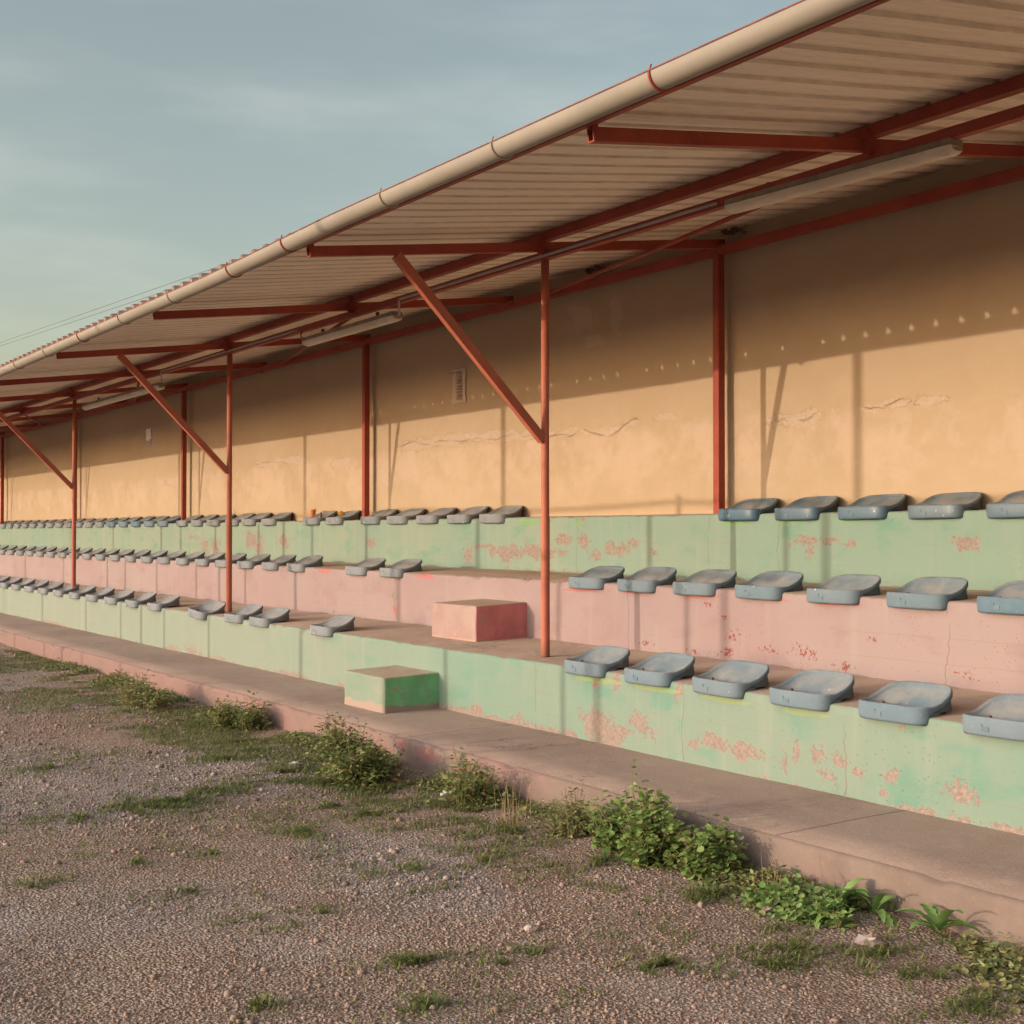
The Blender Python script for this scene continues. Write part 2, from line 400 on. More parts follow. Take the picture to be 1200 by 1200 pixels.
def gutter_mat():
    t = NT('chalky_beige_gutter', .7, .3)
    n = t.noise(1.6, 5, .65, t.mapv((1, 1, 1))); n2 = t.noise(16, 5, .7, t.mapv((.5, 1, 1)))
    col = t.mix(t.step(n, .3, .7), (.29, .255, .215), (.24, .21, .175))
    col = t.mix(t.math('MULTIPLY', t.step(n2, .55, .75), .45), col, (.29, .22, .165))
    gr = t.step(t.math('ADD', t.blobs(blob_px([(393, 264, 14, 9), (655, 140, 16, 6), (560, 190, 14, 8)], YT - .1)), t.math('MULTIPLY', t.math('SUBTRACT', n2, .5), .8)), .25, .6)
    col = t.mix(t.math('MULTIPLY', gr, .55), col, (.26, .23, .22))
    t.color(col); t.bump(n2, .1, .003); return t.m
M['gutter'] = gutter_mat()
M['strap'] = mat_simple('dull_gutter_strap', (.34, .26, .19), (.26, .19, .14), 14, .7, .3)
M['lamp'] = mat_simple('yellowed_lamp_cover', (.62, .53, .42), (.52, .43, .33), 7, .45, .4, (.25, .18, .12), .45, (.4, 1, 1))
M['lamp_dark'] = mat_simple('dusty_lamp_tray', (.20, .16, .11), (.27, .22, .16), 9, .8, .3)
M['conduit'] = mat_simple('grey_conduit', (.36, .33, .31), (.30, .27, .25), 14, .6, .4)
M['cable'] = mat_simple('dark_cable', (.06, .045, .04), (.09, .07, .06), 20, .7, .3)
M['seat_blue'] = mat_seat('blue_plastic', (.062, .125, .18), (.052, .108, .16), .45, .45)
M['seat_mid'] = mat_seat('blue_grey_plastic', (.112, .178, .228), (.092, .152, .203), .8, .25)
M['seat_pale'] = mat_seat('faded_grey_plastic', (.195, .215, .235), (.162, .182, .205), .8, .22)
M['bolt'] = mat_simple('rusty_bolt', (.08, .06, .055), (.14, .09, .07), 50, .6, .5)
M['leaf_a'] = mat_leaf('mallow_leaf', [(0.132, 0.209, 0.054), (0.186, 0.295, 0.078), (0.256, 0.340, 0.109), (0.155, 0.248, 0.070), (.24, .17, .08)])
M['leaf_b'] = mat_leaf('dark_weed_leaf', [(0.091, 0.137, 0.043), (0.142, 0.202, 0.059), (0.202, 0.266, 0.086), (0.282, 0.274, 0.120), (0.312, 0.201, 0.088)])
M['leaf_c'] = mat_leaf('olive_weed_leaf', [(0.139, 0.178, 0.062), (0.202, 0.248, 0.093), (0.279, 0.310, 0.132), (0.310, 0.264, 0.124), (.24, .17, .08)])
M['leaf_d'] = mat_leaf('dock_leaf', [(0.124, 0.217, 0.062), (0.186, 0.310, 0.085), (0.232, 0.340, 0.109), (0.264, 0.295, 0.124)])
M['stem'] = mat_simple('weed_stem', (.14, .13, .06), (.20, .15, .08), 20, .8, .2)
M['grass'] = mat_leaf('ground_grass', [(0.105, 0.140, 0.042), (0.154, 0.196, 0.063), (0.210, 0.238, 0.084), (0.308, 0.266, 0.126)], .3)
M['straw'] = mat_simple('dry_stalk', (.36, .26, .15), (.26, .18, .10), 20, .9, .1)
M['paper'] = mat_simple('white_paper_scrap', (.66, .62, .58), (.55, .51, .48), 30, .9, .2, (.3, .25, .22), .3)
M['redplastic'] = mat_simple('red_wrapper', (.50, .10, .08), (.60, .30, .26), 40, .6, .4)
M['orange'] = mat_simple('orange_plastic', (.62, .20, .09), (.55, .15, .07), 40, .6, .4)
M['yellow'] = mat_simple('yellow_wrapper', (.75, .42, .06), (.62, .26, .05), 60, .6, .4)
M['bottle'] = mat_simple('dark_bottle_plastic', (.13, .10, .08), (.18, .14, .11), 40, .4, .5)
M['deadleaf'] = mat_simple('dead_leaf', (.12, .06, .03), (.20, .11, .06), 40, .9, .2)
M['notice'] = mat_simple('faded_notice_paper', (.50, .40, .32), (.44, .35, .29), 18, .9, .2, (.32, .22, .15), .4)
M['ink'] = mat_simple('faded_ink', (.22, .16, .15), (.28, .2, .17), 40, .9, .1)
M['poster'] = mat_simple('torn_white_poster', (.74, .70, .64), (.66, .62, .58), 20, .9, .2, (.5, .45, .4), .2)
M['poster_grey'] = mat_simple('poster_backing', (.40, .34, .33), (.30, .26, .27), 26, .9, .2)
M['clump_dark'] = mat_simple('dark_clump', (.10, .055, .035), (.15, .09, .055), 40, .95, .1)
M['fence'] = mat_simple('galvanised_fence', (.36, .36, .35), (.30, .30, .29), 10, .6, .4)

# ------------------------------------------------------------------ ground
def gmask(t):
    """0 grey gravel ... 1 brown soil, by where the gravel is worn off (world metres)"""
    a = t.n('ShaderNodeAttribute', attribute_name='soil').outputs['Fac']
    return t.step(t.math('ADD', a, t.math('MULTIPLY', t.math('SUBTRACT', t.noise(2.6, 5, .65), .5), .9)), .25, .75)
def soil(x, y):
    d = max(0.0, Y0 - y); p = Vector((x * .42, y * .42, 9.2))
    v = 1.22 - .33 * d + .75 * noise.noise(p) + .35 * noise.noise(p * 2.7) + .10 * max(-3, min(2, x + 6.5))
    gx, gy_, _ = PALE; v -= 1.0 * math.exp(-(((x - gx) / .9) ** 2 + ((y - gy_) / .32) ** 2))
    return max(0.0, min(1.0, v))
PALE = on_z(500, 1030, 0.0)
def set_soil(o, pts):
    at = o.data.attributes.new('soil', 'FLOAT', 'POINT'); at.data.foreach_set('value', np.asarray([soil(x, y) for x, y in pts], np.float32))
def ground_mat():
    t = NT('gravel_ground', .97, .15)
    k = gmask(t)
    cell = t.voro(78, out='Color'); dist = t.voro(78); f2 = t.voro(140, out='Color')
    cv = t.axis(0, cell)
    gr = t.mix(cv, (.245, .188, .172), (.385, .31, .288))
    gr = t.mix(t.step(t.axis(1, cell), .78, .82), gr, (.44, .40, .37))
    so = t.mix(t.axis(0, f2), (.20, .13, .098), (.35, .245, .19))
    so = t.mix(t.step(t.axis(1, cell), .70, .74), so, (.42, .33, .27))
    col = t.mix(t.math('MULTIPLY', k, .9), gr, so)
    col = t.mix(t.math('MULTIPLY', t.step(dist, .3, .75), .55), col, (.11, .075, .055))
    col = t.mix(t.math('MULTIPLY', t.step(t.noise(1.7, 5, .65), .54, .72), .5), col, (.16, .105, .07))
    col = t.mix(t.math('MULTIPLY', t.step(t.noise(1.1, 4, .6, t.mapv(loc=(11, 0, 0))), .56, .72), .35), col, (.44, .365, .32))
    t.color(col)
    t.bump(t.math('ADD', t.math('MULTIPLY', dist, -1.0), t.math('MULTIPLY', t.noise(30, 4), .5)), .8, .012)
    return t.m
M['ground'] = ground_mat()
def ground_h(x, y):
    return .030 * noise.noise(Vector((x * .45, y * .45, 3.1))) + .012 * noise.noise(Vector((x * 1.9, y * 1.9, 7.7))) - .005
def ground_at(x, y):   # the gravel laps up a little at the kerb
    d = max(0.0, 1 - max(0.0, Y0 - y) / .5)
    return ground_h(x, y) + .02 * d * d
def on_ground(u, v):
    x, y, z = on_z(u, v, 0.0)
    for _ in range(3): x, y, z = on_z(u, v, ground_at(x, y))
    return x, y, z
def build_ground():
    xs = np.concatenate([np.linspace(-400, -42, 20), np.linspace(-40, -16, 50)[0:], np.linspace(-15.6, 3, 230), np.linspace(3.5, 12, 14), np.linspace(20, 400, 14)])
    ys = np.concatenate([np.linspace(-400, -8, 20), np.linspace(-6, -.2, 16), np.linspace(0, Y0 + .1, 60), np.linspace(Y0 + .4, 9, 6), np.linspace(14, 600, 20)])
    V = []
    for y in ys:
        for x in xs:
            near = -45 < x < 14 and -7 < y < 5
            V.append((x, y, ground_at(x, y) if near else -.01))
    nx = len(xs); Fc = []
    for j in range(len(ys) - 1):
        for i in range(nx - 1): Fc.append((j * nx + i, j * nx + i + 1, (j + 1) * nx + i + 1, (j + 1) * nx + i))
    o = np_mesh('ground', V, Fc, M['ground'], smooth=True)
    set_soil(o, [(p[0], p[1]) for p in V])
    tag(o, 'worn gravel and brown soil ground in front of the stand', 'ground', kind='structure')
build_ground()

# loose stones
def stones(n, xr, yr, smin, smax, near=2.6):
    P = np.empty((0, 2))
    while len(P) < n:
        c = np.column_stack([rng.uniform(*xr, n * 3), rng.uniform(*yr, n * 3)])
        d = np.hypot(c[:, 0], c[:, 1])
        keep = (rng.random(len(c)) < np.clip((near / np.maximum(d, near)) ** 1.5, 0, 1))
        an = np.degrees(np.arctan2(c[:, 1], -c[:, 0]))
        keep &= (an > 3) & (an < 85) & (c[:, 1] < Y0 - .02)
        P = np.vstack([P, c[keep]])
    return P[:n]
def ico():
    p = (1 + 5 ** .5) / 2
    v = np.array([(-1, p, 0), (1, p, 0), (-1, -p, 0), (1, -p, 0), (0, -1, p), (0, 1, p), (0, -1, -p), (0, 1, -p), (p, 0, -1), (p, 0, 1), (-p, 0, -1), (-p, 0, 1)], float)
    f = np.array([(0, 11, 5), (0, 5, 1), (0, 1, 7), (0, 7, 10), (0, 10, 11), (1, 5, 9), (5, 11, 4), (11, 10, 2), (10, 7, 6), (7, 1, 8), (3, 9, 4), (3, 4, 2), (3, 2, 6), (3, 6, 8), (3, 8, 9), (4, 9, 5), (2, 4, 11), (6, 2, 10), (8, 6, 7), (9, 8, 1)])
    return v / np.linalg.norm(v[0]), f
def stone_mat():
    t = NT('loose_stone', .95, .2)
    r = t.n('ShaderNodeNewGeometry').outputs['Random Per Island']
    rp = t.n('ShaderNodeValToRGB'); t.put(rp.inputs[0], r)
    cs = [(.20, .145, .13), (.30, .24, .225), (.255, .18, .155), (.335, .275, .26), (.32, .24, .21), (.28, .225, .215), (.41, .35, .33), (.235, .17, .15)]
    el = rp.color_ramp.elements; rp.color_ramp.interpolation = 'CONSTANT'
    for i, c in enumerate(cs):
        e = el[i] if i < 2 else el.new(i / len(cs))
        e.position = i / len(cs); e.color = (*c, 1)
    k = gmask(t)
    col = t.mix(t.math('MULTIPLY', k, .6), rp.outputs[0], (.31, .205, .155))
    col = t.mix(t.math('MULTIPLY', t.noise(90, 3), .35), col, (.2, .15, .12))
    t.color(col); return t.m
M['stone'] = stone_mat()
def build_stones(n):
    P = stones(n, (-20, -.3), (.3, Y0), 0, 0)
    iv, jf = ico(); m = len(iv)
    sl = np.array([soil(x, y) for x, y in P]); pn_ = np.array([noise.noise(Vector((x * .9, y * 1.3, 4.4))) + .6 * noise.noise(Vector((x * 3.1, y * 3.1, 6.4))) for x, y in P]); keep = rng.random(n) > np.clip(sl * .6 + .12 + .75 * pn_, .0, .93); P = P[keep]; n = len(P)
    s = .0023 + .0048 * rng.random(n) ** 2.6 + .008 * (rng.random(n) > .992)
    d = np.hypot(P[:, 0], P[:, 1]); s *= 1 + np.clip(d - 4, 0, 8) * .09
    sc = s[:, None] * (1 + .5 * (rng.random((n, 3)) - .5)) * np.array([1.15, 1, .75])
    a = rng.random(n) * 6.283; ca, sa = np.cos(a), np.sin(a)
    V = iv[None] * (1 + .38 * (rng.random((n, m, 1)) - .5)) * sc[:, None, :]
    X = V[..., 0] * ca[:, None] - V[..., 1] * sa[:, None]; Yy = V[..., 0] * sa[:, None] + V[..., 1] * ca[:, None]
    gz = np.array([ground_at(x, y) for x, y in P])
    V = np.stack([X + P[:, 0:1], Yy + P[:, 1:2], V[..., 2] + (gz + sc[:, 2] * .35)[:, None]], -1)
    Fc = (jf[None] + (np.arange(n) * m)[:, None, None]).reshape(-1, 3)
    o = np_mesh('gravel', V.reshape(-1, 3), Fc, M['stone'])
    at = o.data.attributes.new('soil', 'FLOAT', 'POINT'); at.data.foreach_set('value', np.repeat(sl[keep], m).astype(np.float32))
    tag(o, 'loose grey and brown gravel stones scattered over the ground', 'gravel', kind='stuff')
build_stones(195000)

# ------------------------------------------------------------------ pavement and terrace
def wob(x, z, k, s, amp): return amp * (noise.noise(Vector((x * s, z * s, k))) + .5 * noise.noise(Vector((x * s * 2.7, z * s * 2.7, k + 9))))
def strip(name, prof, mats, midx, parent=None, x0=XL, x1=XR, dx=.045, amp=.003, chip=0.0, chip_i=(), seed=0.0, joints=()):
    """a profile of (y, z) points swept along the stand with the small unevenness of cast concrete"""
    n = int((x1 - x0) / dx) + 1; xs = np.linspace(x0, x1, n); k = len(prof); V = []
    for x in xs:
        for i, (y, z) in enumerate(prof):
            e = wob(x, z + y * 3, seed, 1.7, amp); f = wob(x, y, seed + 4, 1.1, amp)
            c = 0.0
            if i in chip_i:
                h = noise.noise(Vector((x * 6.0, seed, 1.5))) + .6 * noise.noise(Vector((x * 17.0, seed, 5.5)))
                c = chip * max(0.0, h - .25)
            V.append((x, y - e + c, z + f - c))
    Fc = [(i * k + j, (i + 1) * k + j, (i + 1) * k + j + 1, i * k + j + 1) for i in range(n - 1) for j in range(k - 1)]
    mi = [midx[j] for i in range(n - 1) for j in range(k - 1)]
    o = np_mesh(name, V, Fc, mats, parent, mi, smooth=True)
    return o

def kerb_mat():
    t = NT('pink_washed_kerb', .95, .2)
    n = t.noise(3, 5, .65); f = t.noise(50, 4, .7); x = t.axis(0)
    col = t.mix(t.step(n, .35, .65), (.195, .148, .128), (.165, .122, .105))
    pk = t.math('MULTIPLY', t.step(t.math('ADD', t.noise(1.3, 5, .65), t.math('MULTIPLY', t.step(x, -6.5, -8.5), .16)), .48, .62), .75)
    col = t.mix(pk, col, (.235, .142, .13))
    col = t.mix(t.math('MULTIPLY', t.step(f, .52, .7), .3), col, (.27, .18, .14))
    rd = t.step(t.math('ADD', t.blobs(blob_px([(500, 885, 34, 12), (470, 872, 14, 8), (545, 905, 20, 8)], Y0)), t.math('MULTIPLY', t.math('SUBTRACT', t.noise(20, 4, .7), .5), 1.4)), .3, .7)
    col = t.mix(t.math('MULTIPLY', rd, .5), col, (.34, .11, .10))
    t.color(col); t.bump(t.math('ADD', f, n), .45, .006); return t.m
M['kerb'] = kerb_mat()
XJ = on_y(907, 981, Y0)[0]        # joint between two lengths of pavement
kt = Z0
o = strip('pavement', [(Y0 + .012, -.10), (Y0 + .006, .04), (Y0 + .002, kt - .035), (Y0 + .006, kt - .012), (Y0 + .024, kt), (Y0 + .30, kt + .002), (Y1 - .25, Z1), (Y1 + .02, Z1 + .003)],
          [M['kerb'], M['pave']], [0, 0, 0, 0, 1, 1, 1], amp=.004, chip=.03, chip_i=(3, 4), seed=2.2)
tag(o, 'concrete pavement with pinkish kerb along the foot of the stand', 'pavement', kind='structure')

green_top = blob_px([(549, 650, 7, 16), (566, 640, 14, 4), (590, 648, 18, 10), (622, 646, 22, 9), (640, 650, 12, 5), (662, 631, 8, 6), (658, 647, 10, 5), (684, 634, 10, 10), (697, 650, 9, 9), (682, 610, 4, 8),
                     (715, 640, 8, 10), (730, 645, 10, 9), (766, 648, 6, 6), (742, 637, 7, 4), (945, 637, 16, 6), (948, 645, 6, 8), (975, 635, 12, 5), (998, 638, 10, 5), (330, 634, 8, 7), (297, 632, 10, 9),
                     (303, 643, 6, 10), (253, 640, 5, 9), (240, 640, 6, 7), (225, 629, 8, 3), (435, 637, 6, 5), (1130, 640, 14, 8)], Y3)
low_green = blob_px([(692, 848, 14, 26), (708, 860, 20, 22), (750, 845, 12, 16), (730, 862, 16, 10), (760, 860, 10, 8), (697, 800, 4, 8), (722, 802, 4, 12), (842, 872, 22, 9), (870, 880, 22, 10), (815, 868, 12, 7),
                     (798, 808, 5, 16), (955, 885, 9, 12), (985, 892, 10, 10), (1008, 905, 8, 9), (965, 910, 12, 8), (930, 885, 3, 22), (918, 890, 3, 18), (560, 835, 10, 9), (545, 838, 8, 6), (585, 848, 9, 7), (610, 842, 4, 14),
                     (1050, 845, 6, 7), (1046, 905, 8, 10), (1040, 930, 10, 7), (200, 760, 10, 5), (222, 762, 8, 5), (606, 846, 7, 9), (1120, 930, 20, 14)], Y1)
pink_speck = blob_px([(845, 722, 16, 9), (830, 708, 14, 10), (815, 765, 22, 12), (850, 765, 26, 16), (900, 760, 30, 14), (945, 765, 40, 18), (990, 780, 40, 16), (1022, 752, 16, 8), (760, 756, 24, 8), (860, 745, 20, 20),
                      (1130, 790, 40, 16), ], Y2)
pink_speck = [(x, z, rx, rz) for x, z, rx, rz in pink_speck]

steps = []
def tier(label, yA, zA, zT, yB, zB, mat, tread_mat, seed, chip):
    root = empty('terrace_step', ((XL + XR) / 2, yA, zA))
    tag(root, label, 'terrace step', 'painted concrete terrace tiers')
    off = Matrix.Translation((-(XL + XR) / 2, -yA, -zA))
    a = strip('riser', [(yA + .004, zA - .03), (yA, zA + .06), (yA, zA + .2), (yA, zT - .05), (yA + .001, zT - .016), (yA + .006, zT - .004), (yA + .016, zT)], mat, [0] * 6, amp=.0025, chip=chip, chip_i=(4, 5, 6), seed=seed)
    b = strip('tread', [(yA + .016, zT), (yA + .10, zT + (zB - zT) * .12), ((yA + yB) / 2, (zT + zB) / 2), (yB + .02, zB)], tread_mat, [0] * 3, amp=.0025, chip=chip, chip_i=(0,), seed=seed)
    for o in (a, b):
        o.parent = root; o.matrix_parent_inverse = off
    return root
m_low = mat_riser('mint_paint', (.190, .245, .200), (.165, .245, .200), (.115, .235, .185), Z1, Z1T, low_green, blob_px([(700, 797, 40, 4), (770, 807, 40, 4), (850, 820, 40, 4), (945, 835, 40, 4)], Y1), (.25, .32, .12), None, 1.0, 3.1, .75, left=(.222, .25, .208), cracks=[on_y(u, 800, Y1)[0] for u in (627, 800, 140, 990)])
m_mid = mat_riser('pink_paint', (.29, .225, .222), (.275, .200, .202), (.255, .178, .180), Z2, Z2T, blob_px([(463, 700, 3, 24), (560, 560, 1, 1)], Y2),
                  blob_px([(498, 676, 14, 4), (380, 669, 10, 3.5), (463, 715, 3, 8), (680, 692, 28, 2.2), (745, 695, 30, 2.2), (820, 699, 32, 2.2), (900, 703, 34, 2.4), (985, 709, 38, 2.6)], Y2), (.45, .10, .095), pink_speck, .55, 8.4, .45, cracks=[on_y(u, 720, Y2)[0] for u in (736, 462, 210, 1110)])
m_top = mat_riser('leaf_green_paint', (.185, .265, .22), (.215, .27, .215), (.13, .25, .185), Z3, Z3T, green_top, blob_px([(618, 612, 16, 4), (678, 613, 8, 4), (860, 614, 24, 3), (930, 612, 24, 3), (1000, 610, 26, 3)], Y3), (.17, .33, .10), None, .7, 5.7, .4, cracks=[on_y(u, 640, Y3)[0] for u in (830, 913, 676, 420)])
tier('bottom tier, mint green riser peeling to pink concrete beside the pavement', Y1, Z1, Z1T, Y2, Z2, m_low, M['tread'], 1.3, .03)
tier('middle tier, pale pink riser with dark red speckles and the pink block in front', Y2, Z2, Z2T, Y3, Z3, m_mid, M['tread'], 4.1, .03)
tier('top tier, leaf green riser under the ochre wall', Y3, Z3, Z3T, YW, Z3T + .012, m_top, M['tread'], 6.6, .02)

# ochre rear wall
wz1 = sheet_z(YW) + .05
nx, nz = 230, 24
V = []
for j in range(nz + 1):
    for i in range(nx + 1):
        x = XL + (XR - XL) * i / nx; z = Z3T - .05 + (wz1 - Z3T + .05) * j / nz
        V.append((x, YW + .006 * noise.noise(Vector((x * .5, z * .5, 2))) + .002 * noise.noise(Vector((x * 2.1, z * 2.1, 8))), z))
Fc = [(j * (nx + 1) + i, j * (nx + 1) + i + 1, (j + 1) * (nx + 1) + i + 1, (j + 1) * (nx + 1) + i) for j in range(nz) for i in range(nx)]
n0 = len(V)
for z in (-.1, wz1):
    for x in (XL, XR): V += [(x, YW, z), (x, YW + .2, z)]
# back and ends of the wall
Fc += [(n0 + 1, n0 + 5, n0 + 7, n0 + 3), (n0, n0 + 4, n0 + 5, n0 + 1), (n0 + 2, n0 + 3, n0 + 7, n0 + 6), (n0 + 4, n0 + 6, n0 + 7, n0 + 5)]
nf = len(Fc); rr = random.Random(3)
for pts_ in ([(468, 524), (485, 517), (500, 521), (520, 516), (545, 517), (560, 513), (582, 515), (600, 509), (618, 512), (636, 508)], [(642, 512), (655, 509), (668, 511), (684, 504), (700, 509), (716, 511), (726, 503), (738, 492), (748, 490)],
             [(896, 497), (908, 495), (918, 491), (930, 494), (945, 492), (958, 483)], [(1008, 476), (1020, 479), (1036, 477), (1050, 470), (1060, 466)], [(300, 544), (318, 541), (340, 543)]):
    P_ = [Vector(on_y(u, v, YW)) for u, v in pts_]; L_ = []
    for a, b in zip(P_[:-1], P_[1:]):
        for k_ in range(9): L_.append(a.lerp(b, k_ / 9) + Vector((0, 0, .020 * noise.noise(Vector((a.x * 3 + k_ * .45, 2, 2))) + rr.gauss(0, .0035))))
    for k_ in range(len(L_) - 1):
        w0 = max(0, .0024 + .0042 * noise.noise(Vector((L_[k_].x * 5, 1, 1)))); w1 = max(0, .0024 + .0042 * noise.noise(Vector((L_[k_ + 1].x * 5, 1, 1))))
        if w0 + w1 < .003: continue
        n_ = len(V); a, b = L_[k_], L_[k_ + 1]; y_ = YW - .0085
        V += [(a.x, y_, a.z - w0), (b.x, y_, b.z - w1), (b.x, y_, b.z + w1 + .0005), (a.x, y_, a.z + w0 + .0005)]; Fc.append((n_, n_ + 1, n_ + 2, n_ + 3))
o = np_mesh('rear_wall', V, Fc, [M['wall'], M['crack']], midx=[0] * nf + [1] * (len(Fc) - nf))
tag(o, 'long ochre rendered wall with a flaking crack behind the top row of seats', 'wall')

# two loose-cast step blocks
def block(label, corners_front, y_back, z0, z1, zb0, zb1, mat, y_front):
    x0, x1 = corners_front
    bm = MB(); n = 8; vs = []
    def q(x, y, z): return (x + .007 * noise.noise(Vector((x * 6, y * 6, z * 6))), y + .007 * noise.noise(Vector((x * 6, z * 6, y * 6 + 3))), z + .003 * noise.noise(Vector((y * 5, z * 5, x * 5 + 7))))
    def grid(o, a, b, na, nb):
        o, a, b = Vector(o), Vector(a), Vector(b); base = []
        for j in range(nb + 1):
            for i in range(na + 1): base.append(q(*(o + a * i / na + b * j / nb)))
        bm.add(base, [(j * (na + 1) + i, j * (na + 1) + i + 1, (j + 1) * (na + 1) + i + 1, (j + 1) * (na + 1) + i) for j in range(nb) for i in range(na)])
    dy = y_back - y_front
    ft = z1; bt = zb1
    grid((x0, y_front, z0 - .02), (x1 - x0, 0, 0), (0, 0, ft - z0 + .02), 10, 6)
    grid((x1, y_front, z0 - .02), (0, dy, 0), (0, 0, ft - z0 + .02), 8, 6)
    grid((x0, y_back, z0 - .02), (0, -dy, 0), (0, 0, ft - z0 + .02), 8, 6)
    grid((x0, y_front, ft), (x1 - x0, 0, 0), (0, dy, bt - ft), 10, 8)
    # raise the sides to the tilted top
    bm.v = [(x, y, z if z < ft - .02 else ft + (bt - ft) * (y - y_front) / dy + (z - ft if abs(z - ft) < .004 else 0) * .5) for x, y, z in bm.v]
    o = bm.build('step_block', mat); tag(o, label, 'step block')
    md = o.modifiers.new('weld', 'WELD'); md.merge_threshold = .004
    bv = o.modifiers.new('bevel', 'BEVEL'); bv.width = .011; bv.segments = 3; bv.limit_method = 'ANGLE'; bv.angle_limit = R(50)
    return o
def block_mat(name, base, base2, zb, peel_h, raw, top, side):
    t = NT(name, .94, .2); z = t.axis(2); x = t.axis(0)
    n = t.noise(6, 5, .65); f = t.noise(60, 4, .7)
    col = t.mix(t.step(t.noise(2.5, 4), .35, .65), base, base2)
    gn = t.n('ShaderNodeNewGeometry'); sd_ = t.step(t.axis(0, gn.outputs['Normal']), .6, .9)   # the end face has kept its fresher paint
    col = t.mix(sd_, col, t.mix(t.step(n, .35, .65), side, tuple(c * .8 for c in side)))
    m = t.step(t.math('ADD', t.math('SUBTRACT', t.math('DIVIDE', t.math('SUBTRACT', z, zb), peel_h), 1.0), t.math('MULTIPLY', t.math('SUBTRACT', t.noise(7, 6, .7), .5), 2.6)), .1, -.15)
    wr = t.step(t.math('ADD', t.math('MULTIPLY', t.noise(7, 5, .68, t.mapv(loc=(2, 2, 2))), .6), t.math('MULTIPLY', f, .4)), .57, .60)
    col = t.mix(t.math('MAXIMUM', m, t.math('MULTIPLY', wr, .85)), col, raw)
    col = t.mix(t.math('MULTIPLY', t.math('SUBTRACT', 1.0, t.step(t.voro(38), .1, .17)), t.math('MULTIPLY', t.step(n, .45, .6), .8)), col, (.24, .09, .07))
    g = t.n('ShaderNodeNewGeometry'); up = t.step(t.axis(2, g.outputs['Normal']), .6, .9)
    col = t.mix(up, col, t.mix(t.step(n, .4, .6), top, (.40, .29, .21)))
    col = t.mix(t.math('MULTIPLY', t.step(f, .5, .7), .2), col, (.25, .17, .13))
    t.color(col); t.bump(t.math('ADD', n, f), .4, .005); return t.m
def tz(y): return Z1T + (Z2 - Z1T) * (y - Y1) / (Y2 - Y1)
xa, ya, _ = on_z(506, 744.2, tz(Y1 + .43)); xb = on_z(557.8, 749.9, tz(Y1 + .40))[0]
yp = Y1 + .42
xa, xb = on_y(506, 744, yp)[0], on_y(557.6, 750, yp)[0]
zp = tz(yp); zt_ = on_y(557.5, 710.7, yp)[2]
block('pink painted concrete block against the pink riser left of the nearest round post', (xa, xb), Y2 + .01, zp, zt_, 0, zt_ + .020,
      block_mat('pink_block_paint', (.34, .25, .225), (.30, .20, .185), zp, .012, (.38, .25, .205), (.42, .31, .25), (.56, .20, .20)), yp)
yg = Y0 + .33
xa, xb = on_y(403, 824, yg)[0], on_y(450.5, 836, yg)[0]
yg = on_z(450.5, 835.8, Z1)[1]
xa, xb = on_y(403, 824, yg)[0], on_y(450.5, 836, yg)[0]
zt_ = on_y(450.3, 795, yg)[2]
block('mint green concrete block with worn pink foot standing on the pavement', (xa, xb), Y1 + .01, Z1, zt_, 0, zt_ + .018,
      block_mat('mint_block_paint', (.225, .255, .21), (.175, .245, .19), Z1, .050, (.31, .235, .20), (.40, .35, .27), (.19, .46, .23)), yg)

# ------------------------------------------------------------------ canopy
roof = empty('roof_canopy', ((XL + XR) / 2, YF, Z1T))
tag(roof, 'long lean-to canopy of corrugated sheet on red steel frames over the terrace', 'canopy')
INV = Matrix.Translation((-(XL + XR) / 2, -YF, -Z1T))
def part(o, p=roof):
    o.parent = p
    if p is roof: o.matrix_parent_inverse = INV
    return o
# sheet: trapezoidal ribs every 0.197 m
P = .1965; RX0 = -41.0
prof = []; nr = int((XR + .3 - RX0) / P)
for i in range(nr):
    b = RX0 + i * P + noise.noise(Vector((i * .7, 3, 0))) * .004
    for dx, dz in ((0, 0), (.009, .044), (.043, .044), (.052, 0), (.105, .0), (.110, .004), (.116, .004), (.121, 0), (.150, .0), (.155, .004), (.161, .004), (.166, 0)): prof.append((b + dx, dz))
ys = np.linspace(YT - .034, YW + .45, 26)
V = []
for y in ys:
    for x, dz in prof:
        yy = y - (.022 if (y == ys[0] and x < -7.35) else 0)
        V.append((x, yy, sheet_z(yy) + dz + .006 * min(1, (y - ys[0]) / .6) * noise.noise(Vector((x * .35, y * .9, 4)))))
k = len(prof); Fc = [(j * k + i, (j + 1) * k + i, (j + 1) * k + i + 1, j * k + i + 1) for j in range(len(ys) - 1) for i in range(k - 1)]
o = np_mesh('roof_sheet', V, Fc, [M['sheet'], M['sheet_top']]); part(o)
sd = o.modifiers.new('solidify', 'SOLIDIFY'); sd.thickness = .009; sd.offset = 1 if False else -1; sd.material_offset = 1; sd.material_offset_rim = 1
